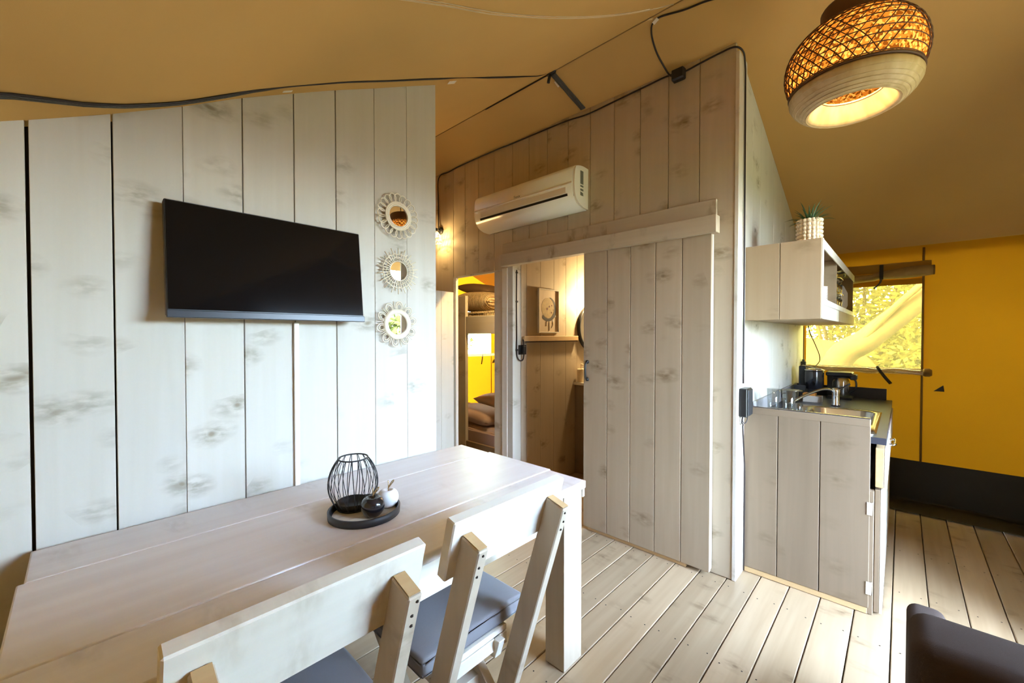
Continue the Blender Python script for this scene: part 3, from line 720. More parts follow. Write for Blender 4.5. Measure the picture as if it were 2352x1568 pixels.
# ------------------------------------------------------------------ three rattan mirrors
def mirror_base(label, z, y, tilt=(0, 0)):
    m = thing('rattan_mirror', label, 'mirror', (XL + .006, y, z), (0, tilt[0], tilt[1]), 'rattan mirrors in a column beside the television')
    return m
def disc_x(name, prof, mat, parent, n=40):
    o = lathe(name, prof, mat, parent, n, (0, 0, 0), (0, pi / 2, 0), prof[0][0] > 0)
    if name == 'glass':
        for f in o.data.polygons: f.use_smooth = False
    return o
def pol(r, a, x=0.012): return (x, r * math.cos(a), r * math.sin(a))
m1 = mirror_base('round rattan mirror framed by many overlapping loops, uppermost of the three', 1.925, 1.076, (math.radians(-2.8), 0))
disc_x('glass', [(0, .012), (.053, .012), (.053, .006), (0, .006)], M['mirror'], m1)
for r_ in (.053, .060, .067):
    tube('rim', [pol(r_, a, .014) for a in lin(0, 2 * pi, 41)], .0042, M['rattan'], m1, 7)
for k in range(20):
    a = 2 * pi * k / 20
    pts = [pol(.066, a - .16), pol(.085, a - .21), pol(.102, a - .15), pol(.110, a), pol(.102, a + .15), pol(.085, a + .21), pol(.066, a + .16)]
    tube('loop', spline(pts, 4), .0025, M['rattan'], m1, 5)
m2 = mirror_base('round rattan sunburst mirror with straight rays, middle of the three', 1.660, 1.076, (math.radians(0.2), 0))
disc_x('glass', [(0, .011), (.047, .011), (.047, .005), (0, .005)], M['mirror'], m2)
tube('rim', [pol(.0475, a, .013) for a in lin(0, 2 * pi, 41)], .003, M['rattan'], m2, 6)
for r_ in (.064, .082):
    tube('hoop', [pol(r_ + .002 * math.sin(18 * a), a, .011) for a in lin(0, 2 * pi, 73)], .0028, M['rattan'], m2, 6)
for k in range(36):
    a = 2 * pi * k / 36; L = .112 if k % 2 else .098
    tube('ray', [pol(.047, a, .012), pol(L, a, .010)], .0026, M['rattan'], m2, 5)
m3 = mirror_base('round rattan mirror with wide double petals and spikes, lowest of the three', 1.402, 1.068, (math.radians(0.5), 0))
disc_x('glass', [(0, .012), (.050, .012), (.050, .006), (0, .006)], M['mirror'], m3)
disc_x('frame', [(.048, .006), (.050, .018), (.062, .021), (.074, .016), (.075, .004)], M['rattan'], m3)
for k in range(10):
    a = 2 * pi * k / 10 + .2
    for sc_, R_ in ((1, .110), (.6, .100)):
        w = .20 * sc_
        pts = [pol(.073, a - w), pol(.090, a - w * 1.05), pol(R_ - .006, a - w * .6), pol(R_, a), pol(R_ - .006, a + w * .6), pol(.090, a + w * 1.05), pol(.073, a + w)]
        tube('petal', spline(pts, 4), .0026, M['rattan'], m3, 5)
    b = a + pi / 10
    tube('spike', [pol(.073, b), pol(.112, b)], .0019, M['rattan'], m3, 5)

# ------------------------------------------------------------------ air conditioner
ac = thing('air_conditioner', 'white split air conditioner mounted high on the plank wall above the doors', 'air conditioner', (-2.10, YA - .002, 2.36))
acp = [(0, .145), (-.055, .148), (-.105, .143), (-.148, .128), (-.165, .09), (-.170, .01), (-.166, -.04), (-.150, -.085), (-.115, -.118), (-.06, -.138), (0, -.142)]
sp = [(p.x, p.y) for p in spline([(a, b, 0) for a, b in acp], 3)]
def acs(name, k, x0, x1, mat, sh=1.0, bev=.003):
    bm = bmesh.new(); A = [bm.verts.new((x0, a * sh, b * sh)) for a, b in sp]; B_ = [bm.verts.new((x1, a * sh, b * sh)) for a, b in sp]
    bm.faces.new(A); bm.faces.new(B_[::-1])
    n_ = len(A)
    for i in range(n_): bm.faces.new((A[i], B_[i], B_[(i + 1) % n_], A[(i + 1) % n_]))
    return bm_to(name, bm, mat, ac, (0, 0, 0), None, False)
b_ = acs('body', 0, -.50, .485, M['white'])
for f in b_.data.polygons:
    f.use_smooth = len(f.vertices) == 4
cap_r = acs('end_cap', 0, .488, .500, M['white'], .975)
acs('end_cap', 0, -.512, -.503, M['white'], .975)
prism('outlet_slot', [(-.1605, -.066), (-.1660, -.053), (-.158, -.045), (-.14, -.066)], 'x', -.44, .44, M['black'], ac, 0)
prism('flap', [(-.1705, -.006), (-.1685, -.006), (-.1655, -.046), (-.1690, -.046)], 'x', -.43, .43, M['white'], ac, .0005)
prism('panel_lip', [(-.1725, .020), (-.169, .022), (-.169, .006), (-.1735, .010)], 'x', -.497, .484, M['white'], ac, .001)
box('silver_strip', (.485, -.155, -.075), (.4865, -.150, -.015), M['chrome'], ac, .0003)
sub(box('rating_label', (.5005, -.098, .018), (.5012, -.062, .108), M['label'], ac, 0), cap_r)
sub(box('energy_label', (.5005, -.098, -.002), (.5012, -.062, .010), M['label'], ac, 0), cap_r)
sub(box('energy_label', (.5005, -.098, -.028), (.5012, -.062, -.014), M['label'], ac, 0), cap_r)
sub(prism('warning_label', [(-.098, -.060), (-.062, -.060), (-.066, -.040), (-.098, -.034)], 'x', .5005, .5012, M['label'], ac, 0), cap_r)
text_mesh('wordmark', 'Fenix', .030, M['label'], ac, (-.02, -.1705, .03), (math.radians(94), 0, 0))

# ------------------------------------------------------------------ cables, box, strap
def rope(name, label, pts, r, mat=None, n=6, cat='cable', k=6):
    return tag(tube(name, spline(pts, k), r, mat or M['cable'], None, n), label, cat)
zc = YA - .008
rope('ceiling_cable', 'dark cable running along the top of the plank wall and down the post', [(-3.325, zc, 2.30), (-3.325, zc, 2.62), (-3.32, zc, 2.885), (-3.15, zc, 2.905), (-2.955, zc, 2.915), (-2.524, zc, 2.915), (-2.311, zc, 2.908), (-1.817, zc, 2.90), (-1.612, zc, 2.882), (-1.425, zc, 2.888), (-1.181, zc, 2.898), (-1.06, zc, 2.903), (-.985, zc - .004, 2.893), (-.928, zc, 2.886), (-.85, zc, 2.894), (-.75, zc, 2.902), (-.672, zc, 2.90), (-.642, YA + .03, 2.882), (-.640, YA + .065, 2.83), (-.640, YA + .075, 2.70), (-.640, YA + .08, 2.2), (-.640, YA + .085, 1.6), (-.640, YA + .085, 1.08)], .0048)
jb = thing('junction_box', 'small black junction box on the cable at the top of the plank wall', 'box', (-.968, YA - .021, 2.872))
box('housing', (-.036, -.02, -.032), (.036, .02, .032), M['black'], jb, .006)
box('lid', (-.033, -.026, -.028), (.033, -.0205, .028), M['black'], jb, .003)
rope('looped_cable', 'dark cable looping across the canvas from the ridge to the junction box', [on_far(-.60, 2.24), on_far(-.728, 2.20), on_far(-.84, 2.18), on_far(-.955, 2.16), on_far(-1.005, 2.172), on_far(-1.03, 2.21), on_far(-1.045, 2.27), on_far(-1.05, 2.35), (-1.03, 2.438, 2.907), (-1.008, 2.443, 2.885)], .0048)
def patch(label, c, u, v, w, h, mat=None, group=None):
    """small flat scrap of tape: centre c, sides along u and v"""
    u = Vector(u).normalized(); v = Vector(v).normalized(); n_ = u.cross(v); bm = bmesh.new()
    f = [bm.verts.new(u * (sx * w) + v * (sy * h) + n_ * (sz * .0006)) for sz in (-1, 1) for sx, sy in ((-.5, -.5), (.5, -.5), (.5, .5), (-.5, .5))]
    for q in ((0, 1, 2, 3), (4, 7, 6, 5), (0, 4, 5, 1), (1, 5, 6, 2), (2, 6, 7, 3), (3, 7, 4, 0)): bm.faces.new([f[i] for i in q])
    return tag(bm_to('tape_patch', bm, mat or M['tape'], None, c), label, 'tape', group)
patch('white tape holding the looped cable at its bend near the ridge', on_far(-.985, 2.163, .012), (.8, -.35, .1), (.3, .9, -.35), .035, .018)
patch('white tape scrap on the roof canvas just above the television', on_near(-1.665, .545, .016), (0, .9, .45), (1, 0, 0), .034, .014)
patch('white tape scrap on the roof canvas near the end of the television wall', on_near(-1.685, 1.33, .016), (0, .9, .45), (1, 0, .3), .05, .02)
patch('white tape square beside the dark strap on the ridge', on_far(-1.672, 2.215, .010), (1, 0, 0), (0, .9, -.37), .05, .045)
# bundle of cables pushed between the roof canvas and its seam
cb = thing('cable_bundle', 'grey and black cables sagging along the roof seam above the television wall', 'cables', (-1.66, .6, 2.29))
for k in range(5):
    pts = []
    for y in lin(-.40, 2.06, 60):
        env = interp(y, [-.4, .35, .47, .53, .62, .8, 1.25, 1.33, 1.42, 1.55, 1.75, 1.9, 2.06], [1, 1, .4, -.6, -.5, .25, .35, -.7, -.7, .5, .55, -.2, -.4])
        x = -1.66 + (k - 2) * .0052 * max(.35, env) + .001 * math.sin(y * 9 + k)
        pts.append(Vector(on_near(x, y, .0042 * env + .0015 * (k % 2) * env)) - Vector((-1.66, .6, 2.29)))
    tube('cable', pts, .0036, M['webbing'] if k % 2 else M['cable'], cb, 6)
rope('ridge_cable', 'thin dark cable along the ridge seam left of the strap', [(x, YR - .006, ZR - .012) for x in (-1.69, -1.8, -1.95, -2.1, -2.3)], .004)
st = thing('canvas_strap', 'woven grey black strap running down the canvas from ridge to plank wall', 'strap', (-1.66, 2.14, 3.05))
pts = [on_far(-1.672, 2.15, .008), on_far(-1.66, 2.22, .012), on_far(-1.647, 2.32, .011), on_far(-1.632, 2.44, .010)]
sp_ = spline(pts, 6); bm = bmesh.new()
for dx in (-.014, -.005, .005, .014):
    add_tube(bm, [p + Vector((dx, 0, .001 * math.sin(i + dx * 99))) - Vector((-1.66, 2.14, 3.05)) for i, p in enumerate(sp_)], .0058, 6)
bm_to('webbing', bm, M['webbing'], st, (0, 0, 0), None, True)
tube('loose_end', spline([(-.022, -.008, -.005), (-.024, -.014, -.03), (-.03, -.016, -.062)], 4), .010, M['blackmatt'], st, 6)
tube('knot', spline([(-.045, -.004, .0), (-.02, -.012, -.006), (.02, -.006, .0)], 4), .010, M['blackmatt'], st, 6)

# power box on the post
pb = thing('power_box', 'black power adapter box with a cable on the post beside the worktop', 'box', (-.628, YA + .083, .978))
box('housing', (-.019, -.052, -.078), (.020, .052, .078), M['black'], pb, .004)
box('cover', (.0205, -.045, -.070), (.026, .045, .072), M['blackmatt'], pb, .003)
box('plug', (-.005, .053, -.06), (.022, .075, -.005), M['black'], pb, .003)
tube('cable', spline([(-.01, -.01, -.078), (-.008, -.035, -.11), (-.008, -.01, -.125), (-.012, .0, -.15), (-.012, .03, -.3), (-.012, .046, -.45), (-.013, .047, -.965)], 6), .004, M['cable'], pb, 6)
tube('cable', spline([(.004, .03, -.078), (.004, .02, -.105), (-.004, .0, -.12), (-.006, -.03, -.10), (-.004, -.035, -.078)], 5), .0028, M['cable'], pb, 6)

# ------------------------------------------------------------------ pendant lamp
LP = Vector((-.157, 2.125, 2.245))
lp = thing('pendant_lamp', 'large woven bamboo pendant lamp with coiled wooden rim, lit, hanging from the ridge', 'lamp', LP)
wprof = spline([(.205, .092, 0), (.221, .145, 0), (.223, .195, 0), (.208, .246, 0), (.173, .292, 0), (.130, .324, 0), (.101, .342, 0)], 5)
def wr(t):
    i = min(int(t * (len(wprof) - 1)), len(wprof) - 2); f_ = t * (len(wprof) - 1) - i; p = wprof[i].lerp(wprof[i + 1], f_); return p.x, p.y
lathe('woven_shade', [(p.x - .0025, p.y) for p in wprof], M['paper'], lp, 64)
bm = bmesh.new()
for k in range(34):
    for s_ in (1, -1):
        pts = []
        for t in lin(0, 1, 22):
            r_, z_ = wr(t); a = 2 * pi * k / 40 + s_ * 1.15 * t; pts.append((r_ * math.cos(a), r_ * math.sin(a), z_))
        add_tube(bm, pts, .0021, 4, False)
for t in lin(.03, .97, 13):
    r_, z_ = wr(t); add_tube(bm, [((r_ + .001) * math.cos(a), (r_ + .001) * math.sin(a), z_) for a in lin(0, 2 * pi, 49)], .0021, 4)
o = bm_to('weave', bm, M['strand'], lp, (0, 0, 0), None, True); o['kind'] = 'stuff'
tube('dark_band', [(.2065 * math.cos(a), .2065 * math.sin(a), .090) for a in lin(0, 2 * pi, 65)], .0055, M['strand'], lp, 6)
crim = lathe('coiled_rim', [(.203, .086), (.209, .076), (.207, .060), (.196, .040), (.178, .020), (.160, .006), (.147, .000), (.139, .004), (.133, .014), (.124, .036), (.108, .066), (.101, .072), (.103, .078), (.14, .060), (.17, .075)], M['coil'], lp, 64, closed=True)
for r_, z_ in ((.148, .001), (.160, .007), (.171, .0145), (.183, .026), (.193, .038), (.203, .056)):
    tube('coil', [(r_ * math.cos(a), r_ * math.sin(a), z_) for a in lin(0, 2 * pi, 65)], .0022, M['coil'], crim, 5)
tube('inner_hoop', [(.1035 * math.cos(a), .1035 * math.sin(a), .071) for a in lin(0, 2 * pi, 49)], .0022, M['strand'], lp, 5)
lathe('neck', [(.103, .338), (.103, .398), (.098, .406), (.075, .410), (.02, .414), (0, .414)], M['strand'], lp, 32)
bm = bmesh.new(); bmesh.ops.create_uvsphere(bm, u_segments=20, v_segments=12, radius=.032, matrix=Matrix.Translation((0, 0, .13))); bm_to('bulb', bm, M['bulb'], lp, (0, 0, 0), None, True)
lathe('socket', [(0, .160), (.018, .160), (.02, .23), (0, .235)], M['blackmatt'], lp, 16)
tube('cord', [(0, 0, .235), (0, 0, .414), (0, 0, ZR - LP.z - .01)], .004, M['cable'], lp, 6)
pl = bpy.data.lights.new('lamp_light', 'POINT'); pl.energy = 1.9; pl.color = (1, .70, .34); pl.shadow_soft_size = .035
plo = bpy.data.objects.new('lamp_light', pl); COL.objects.link(plo); plo.parent = lp; plo.location = (0, 0, .085)
pl2 = bpy.data.lights.new('lamp_light', 'POINT'); pl2.energy = 4.5; pl2.color = (1, .70, .34); pl2.shadow_soft_size = .035
plo2 = bpy.data.objects.new('lamp_light', pl2); COL.objects.link(plo2); plo2.parent = lp; plo2.location = (0, 0, .19)

# wall sconces
def sconce(label, loc, rz, e):
    s = thing('wall_sconce', label, 'lamp', loc, (0, 0, rz))
    # local: wall behind at +y
    lathe('wall_plate', [(0, 0), (.030, 0), (.034, .006), (.030, .02), (0, .022)], M['blackmatt'], s, 20, (0, 0, 0), (pi / 2, 0, 0))
    tube('arm', spline([(0, -.02, 0), (.02, -.07, .008), (.045, -.10, .0)], 5), .006, M['blackmatt'], s, 8)
    lathe('cap', [(0, .0), (.018, 0), (.018, -.03), (0, -.03)], M['blackmatt'], s, 14, (.045, -.10, 0))
    for k in range(18):
        a = 2 * pi * k / 18
        tube('strand', [(.045 + r_ * math.cos(a + tw), -.10 + r_ * math.sin(a + tw), z_) for r_, z_, tw in ((.020, -.03, 0), (.042, -.062, .3), (.054, -.100, .6), (.058, -.135, .9))], .0022, M['rattan'], s, 5)
    for r_, z_ in ((.021, -.03), (.054, -.10), (.058, -.135)):
        tube('hoop', [(.045 + r_ * math.cos(a), -.10 + r_ * math.sin(a), z_) for a in lin(0, 2 * pi, 25)], .0026, M['rattan'], s, 5)
    bm = bmesh.new(); bmesh.ops.create_uvsphere(bm, u_segments=14, v_segments=8, radius=.018, matrix=Matrix.Translation((.045, -.10, -.065))); bm_to('bulb', bm, M['bulb'], s, (0, 0, 0), None, True)
    li = bpy.data.lights.new('sconce_light', 'POINT'); li.energy = e; li.color = (1, .66, .26); li.shadow_soft_size = .012
    lo = bpy.data.objects.new('sconce_light', li); COL.objects.link(lo); lo.parent = s; lo.location = (.045, -.10, -.105)
    return s
sconce('small lit bamboo wall lamp on a black arm left of the air conditioner', (-3.285, YA - .001, 2.365), 0, 4)
sconce('lit bamboo wall lamp inside the bedroom beside its doorway', (-2.50, 2.535, 2.15), pi, 34)  # unseen lamp added behind the doorway wall to light the bunk

# ------------------------------------------------------------------ kitchen: base cabinet, worktop, sink
YK = 2.605
kc = thing('base_cabinet', 'tan plank kitchen cabinet with its plank end panel facing the room', 'cabinet', (-.38, 3.4, 0)); KB = (-.38, 3.4, 0)
def kb(name, a, b, mat, bev=.002, parent=kc): return rel(box(name, a, b, mat, parent, bev), KB)
ej = [-.656, -.485, -.300, -.104]
for i in range(3):
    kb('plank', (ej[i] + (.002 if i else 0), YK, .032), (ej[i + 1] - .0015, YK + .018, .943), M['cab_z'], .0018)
kb('plinth_strip', (-.656, YK + .002, .002), (-.110, YK + .020, .030), M['tan_x'])
kb('panel_top_strip', (-.656, YK - .001, .908), (-.108, YK + .0015, .9435), M['cab_x'], .0008)
kb('carcass', (-.65, YK + .020, .02), (-.112, 4.18, .70), M['gap'], 0)
kb('stile', (-.110, YK + .004, .004), (-.090, YK + .050, .60), M['cab_z'])
for k in range(3):
    y0 = YK + .026 + .52 * k
    dw = kb('drawer', (-.088, y0, .618), (-.056, y0 + .50, .806), M['tan_y'], .002)
    sub(kb('drawer_face', (-.0555, y0, .618), (-.046, y0 + .50, .806), M['furn_y'], .001), dw)
    if k == 0: sub(tube('handle', spline([(-.046 + .38, y0 + .18 - 3.4, .795), (-.022 + .38, y0 + .18 - 3.4, .800), (-.020 + .38, y0 + .25 - 3.4, .800), (-.022 + .38, y0 + .32 - 3.4, .800), (-.046 + .38, y0 + .32 - 3.4, .795)], 4), .006, M['chrome'], kc, 8), dw)
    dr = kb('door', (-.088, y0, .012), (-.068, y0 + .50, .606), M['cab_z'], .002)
    sub(kb('door_face', (-.0675, y0, .012), (-.058, y0 + .50, .606), M['furn_z'], .001), dr)
for z0 in (.485, .100):
    kb('hinge', (-.116, YK - .003, z0), (-.096, YK + .003, z0 + .060), M['tape'], .0008)
    tube('hinge_pin', [(-.098 + .38, YK + .0045 - 3.4, z0 - .002), (-.098 + .38, YK + .0045 - 3.4, z0 + .062)], .005, M['steel'], kc, 8)

wt = thing('worktop', 'charcoal laminate kitchen worktop with low upstands', 'worktop', (-.35, 3.4, .84)); WB = (-.35, 3.4, .84)
def wbx(name, a, b, mat=M['worktop'], bev=.002): return rel(box(name, a, b, mat, wt, bev), WB)
bm = bmesh.new(); sx0, sx1, sy0, sy1 = -.445, -.115, 2.90, 3.465
for a, b in (((-.655, YK + .024, .826), (-.05, sy0, .858)), ((-.655, sy1, .826), (-.05, 4.2, .858)), ((-.655, sy0, .826), (sx0, sy1, .858)), ((sx1, sy0, .826), (-.05, sy1, .858))):
    add_box(bm, Vector(a) - Vector(WB), Vector(b) - Vector(WB))
bm_to('slab', bm, M['worktop'], wt)
wbx('upstand', (-.655, YK + .0195, .8585), (-.108, YK + .0335, .945))
wbx('upstand', (-.6585, YK + .034, .8585), (-.645, 4.2, .945), plain('grey_laminate_edge', (.30, .29, .29), .4))
wbx('upstand', (-.644, 4.186, .8585), (-.082, 4.2, .942))
wbx('upstand_cap', (-.655, YK + .019, .9452), (-.106, YK + .034, .9475), M['steel'], .0004)
sk = thing('kitchen_sink', 'stainless steel sink with a rounded bowl set in the charcoal worktop', 'sink', (-.28, 3.18, .859)); SB = Vector((-.28, 3.18, .859))
def rrect(x0, x1, y0, y1, r, n=6):
    out = []
    for cx_, cy_, a0 in ((x1 - r, y1 - r, 0), (x0 + r, y1 - r, pi / 2), (x0 + r, y0 + r, pi), (x1 - r, y0 + r, 3 * pi / 2)):
        for i in range(n + 1):
            a = a0 + pi / 2 * i / n; out.append((cx_ + r * math.cos(a), cy_ + r * math.sin(a)))
    return out
bm = bmesh.new(); loops = []
for (x0, x1, y0, y1, r, z) in ((-.575, -.088, 2.66, 3.50, .04, .0005), (-.575, -.088, 2.66, 3.50, .04, .005), (-.44, -.118, 2.91, 3.462, .07, .005), (-.436, -.122, 2.915, 3.457, .07, .0), (-.420, -.138, 2.935, 3.437, .06, -.12), (-.40, -.158, 2.955, 3.417, .05, -.135)):
    loops.append([bm.verts.new(Vector((a, b, .859 + z)) - SB) for a, b in rrect(x0, x1, y0, y1, r)])
for A, B_ in zip(loops[:-1], loops[1:]):
    for i in range(len(A)): bm.faces.new((A[i], A[(i + 1) % len(A)], B_[(i + 1) % len(A)], B_[i]))
bm.faces.new(loops[-1]); bm_to('bowl', bm, M['steel'], sk, (0, 0, 0), None, True)
lathe('drain', [(0, 0), (.035, 0), (.035, .003), (0, .004)], M['chrome'], sk, 20, (-.28 + .28, 0, -.134))
fc = thing('faucet', 'chrome kitchen tap with a long straight spout over the sink', 'faucet', (-.33, 3.60, .8585))
lathe('base', [(0, 0), (.026, 0), (.026, .012), (.021, .02), (.021, .085), (.024, .10), (.020, .122), (0, .126)], M['chrome'], fc, 20)
tube('spout', spline([(0, 0, .085), (-.03, -.02, .112), (-.08, -.06, .110), (-.16, -.15, .070), (-.215, -.225, .030), (-.22, -.232, .018)], 5), .0095, M['chrome'], fc, 8)
tube('lever', spline([(0, 0, .122), (.03, .0, .128), (.075, .01, .158)], 4), .006, M['black'], fc, 8)

# things on the worktop
def glass_tumbler(label, loc, r, h, group):
    g = lathe('drinking_glass', [(0, 0), (r * .78, 0), (r, h), (r - .0022, h), (r * .78 - .002, .008), (0, .007)], M['glass'], None, 24, loc)
    return tag(g, label, 'glass', group)
gl = 'glasses drying beside the sink'
glass_tumbler('tall clear glass nearest the power box, leftmost on the drainer', (-.555, 2.85, .8645), .034, .165, gl)
glass_tumbler('tall clear glass standing right of the other tall one on the drainer', (-.485, 2.90, .8645), .036, .158, gl)
for i, (x, y, h, lb) in enumerate(((-.468, 2.80, .062, 'small shot glass on the drainer right in front of the tall glasses'), (-.452, 2.99, .075, 'small clear glass standing behind the shot glass beside the sink bowl'), (-.405, 2.86, .070, 'small clear glass closest to the sink bowl'))):
    glass_tumbler(lb, (x, y, .8645), .019, h, gl)
mg = thing('black_mug', 'black mug with a saucer on top behind the tall glasses', 'mug', (-.575, 3.56, .8590))
lathe('body', [(0, 0), (.036, 0), (.038, .08), (.035, .08), (.034, .006), (0, .005)], M['black'], mg, 24)
lathe('saucer', [(0, .081), (.03, .081), (.062, .090), (.061, .093), (.03, .085), (0, .085)], M['steel'], mg, 28)
tube('handle', spline([(-.037, 0, .065), (-.060, 0, .060), (-.062, 0, .030), (-.037, 0, .018)], 4), .005, M['black'], mg, 6)
bx = thing('card_box', 'low grey and orange card box in front of the coffee pod machine', 'box', (-.475, 3.72, .8585))
box('carton', (-.055, -.035, 0), (.055, .035, .045), M['box'], bx, .001)
box('orange_lid', (-.056, -.034, .0455), (.02, .036, .062), M['orange'], bx, .001)
pm = thing('pod_coffee_machine', 'gloss black rounded coffee pod machine in the corner of the worktop', 'coffee machine', (-.535, 3.99, .8585))
box('column', (-.065, -.02, 0), (-.02, .10, .245), M['black'], pm, .006)
lathe('head', [(0, .070), (.058, .070), (.064, .076), (.064, .205), (.060, .214), (0, .216)], M['apple_b'], pm, 28, (.035, -.02, 0))
lathe('lid_ring', [(.060, .215), (.066, .212), (.066, .220), (.055, .224), (0, .226)], M['chrome'], pm, 28, (.035, -.02, 0))
tube('lever', spline([(-.045, .03, .246), (-.01, .01, .240), (.04, -.03, .232), (.085, -.05, .224)], 4), .006, M['chrome'], pm, 6)
box('drip_tray', (-.06, -.115, 0), (.05, .06, .018), M['black'], pm, .004)
box('pod_holder', (-.085, -.09, .055), (-.01, -.045, .095), M['blackmatt'], pm, .004)
cm_ = thing('drip_coffee_maker', 'black filter coffee maker with a glass jug standing by the window', 'coffee maker', (-.345, 4.06, .8585))
box('back', (-.085, .02, 0), (-.02, .10, .205), M['black'], cm_, .005)
box('foot', (-.08, -.07, 0), (.075, .09, .018), M['black'], cm_, .006)
box('top', (-.085, -.065, .175), (.075, .10, .205), M['black'], cm_, .006)
box('brim', (.06, -.05, .150), (.10, .05, .190), M['blackmatt'], cm_, .006)
jug = lathe('glass_jug', [(0, .019), (.052, .019), (.056, .03), (.056, .13), (.044, .16), (.042, .16), (.0535, .13), (.0535, .03), (0, .023)], M['glass'], cm_, 28, (.005, -.012, 0))
sub(lathe('jug_collar', [(.045, .160), (.052, .162), (.052, .172), (.03, .174), (0, .174)], M['blackmatt'], cm_, 24, (.005, -.012, 0)), jug)
tube('jug_handle', spline([(.05, -.03, .165), (.092, -.05, .15), (.096, -.052, .09), (.062, -.035, .05)], 4), .006, M['black'], cm_, 6).parent = jug
jug.children[-1].location = (-.005, .012, 0)
rope('hanging_lead', 'thin dark lead hanging down in front of the kitchen window to the coffee machine', [(-.60, 4.40, 1.43), (-.585, 4.41, 1.36), (-.545, 4.42, 1.25), (-.520, 4.42, 1.17), (-.518, 4.40, 1.12), (-.54, 4.30, 1.07), (-.55, 4.14, .97), (-.555, 4.12, .90)], .004, M['cable'])
rope('hanging_lead', 'thin dark lead running down the far edge of the kitchen wall', [(-.648, 4.52, 1.43), (-.648, 4.52, 1.25), (-.644, 4.50, 1.16), (-.640, 4.47, 1.12)], .0035, M['cable'])
tb2 = thing('plug', 'small black plug on the kitchen wall above the coffee pod machine', 'plug', (-.638, 4.455, 1.095))
box('plug_body', (-.018, -.02, -.03), (.018, .02, .02), M['black'], tb2, .004)
box('grip', (-.010, -.012, .02), (.010, .012, .038), M['black'], tb2, .003)

# wall cabinet
uc = thing('wall_cabinet', 'tan plank wall cabinet with open compartments above the worktop', 'cabinet', (-.48, 3.55, 1.64)); UB = (-.48, 3.55, 1.64)
def ub(name, a, b, mat, bev=.0018): return rel(box(name, a, b, mat, uc, bev), UB)
Y0, Y1 = 2.612, 4.50
ub('backing', (-.655, Y0 + .0182, 1.454), (-.308, Y0 + .0189, 1.824), M['gap'], 0)
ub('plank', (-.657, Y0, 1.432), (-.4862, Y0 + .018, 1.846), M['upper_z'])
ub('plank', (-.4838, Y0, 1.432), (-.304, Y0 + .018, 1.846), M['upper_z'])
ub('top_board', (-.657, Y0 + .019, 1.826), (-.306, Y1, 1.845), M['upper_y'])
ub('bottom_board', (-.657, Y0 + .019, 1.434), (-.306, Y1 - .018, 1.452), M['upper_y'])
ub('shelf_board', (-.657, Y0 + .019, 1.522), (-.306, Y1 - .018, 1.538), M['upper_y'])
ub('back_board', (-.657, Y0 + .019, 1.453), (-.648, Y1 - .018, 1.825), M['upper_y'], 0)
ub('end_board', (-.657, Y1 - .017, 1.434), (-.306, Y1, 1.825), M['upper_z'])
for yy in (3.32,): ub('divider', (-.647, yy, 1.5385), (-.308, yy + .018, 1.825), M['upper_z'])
ub('face_strip', (-.3055, Y0 + .001, 1.435), (-.296, Y0 + .024, 1.845), M['furn_z'])
for i in range(3):
    a = Y0 + .025 + (0, .72, 1.35)[i]; b = (Y0 + .72, Y0 + 1.35, Y1)[i] - .001 + .025 * (i < 2)
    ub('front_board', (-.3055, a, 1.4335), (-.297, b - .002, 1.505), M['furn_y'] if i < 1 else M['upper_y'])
ub('front_rail', (-.3055, Y0 + .025, 1.507), (-.298, Y1, 1.54), M['furn_y'])
ub('front_rail', (-.3055, Y0 + .025, 1.795), (-.298, Y1, 1.845), M['furn_y'])
for k in range(9):
    p = lathe('plate', [(0, 0), (.055, 0), (.060, .003), (.088, .011), (.087, .014), (.058, .006), (0, .005)], M['china'], None, 28, (-.398, 2.93, 1.5395 + .0088 * k))
    tag(p, ('white china plate at the bottom of the stack in the wall cabinet', 'white china plate second from the bottom of the stack', 'white china plate third from the bottom of the stack', 'white china plate fourth from the bottom of the stack', 'white china plate in the middle of the stack', 'white china plate fourth from the top of the stack', 'white china plate third from the top of the stack', 'white china plate second from the top of the stack', 'white china plate on top of the stack in the wall cabinet')[k], 'plate', 'stack of white plates')
rk = thing('cup_rack', 'two tier wire cup rack in the middle compartment of the wall cabinet', 'rack', (-.44, 3.75, 1.5395))
for x_ in (-.10, .10):
    for y_ in (-.20, .22):
        tube('rod', [(x_, y_, .001), (x_, y_, .215)], .004, M['chrome'], rk, 6)
for z_ in (.10, .21):
    tube('tier', spline([(-.10, -.20, z_), (.10, -.20, z_), (.10, .22, z_), (-.10, .22, z_), (-.10, -.20, z_)], 3), .004, M['chrome'], rk, 6)
    for y_ in lin(-.16, .18, 7): tube('tier_wire', [(-.10, y_, z_), (.10, y_, z_)], .0028, M['chrome'], rk, 5)
n_ = 0
places = ['near end of the lower tier', 'middle of the lower tier', 'far end of the lower tier', 'near end of the upper tier', 'middle of the upper tier', 'far end of the upper tier']
for z_ in (.001, .105):
    for y_ in (-.12, .01, .14):
        cu_ = thing('steel_cup', 'black lidded steel cup, %s of the cup rack' % places[n_], 'cup', (-.36, 3.75 + y_, 1.5395 + z_ + .0005 + (.003 if z_ > .05 else 0)), None, 'cups on the wire rack'); n_ += 1
        lathe('cup_body', [(0, 0), (.030, 0), (.034, .058), (.032, .058), (.028, .004), (0, .003)], M['steel'], cu_, 20)
        lathe('lid', [(0, .0585), (.035, .0585), (.035, .070), (.02, .074), (0, .075)], M['black'], cu_, 20)
pn = thing('steel_pan', 'steel pan with a curved handle on top of the cup rack', 'pan', (-.43, 3.74, 1.757))
lathe('pan_body', [(0, 0), (.085, 0), (.10, .045), (.097, .045), (.082, .004), (0, .003)], M['steel'], pn, 28)
tube('pan_handle', spline([(.085, .04, .035), (.115, .07, .04), (.118, .14, .038), (.11, .20, .03)], 4), .007, M['black'], pn, 6)
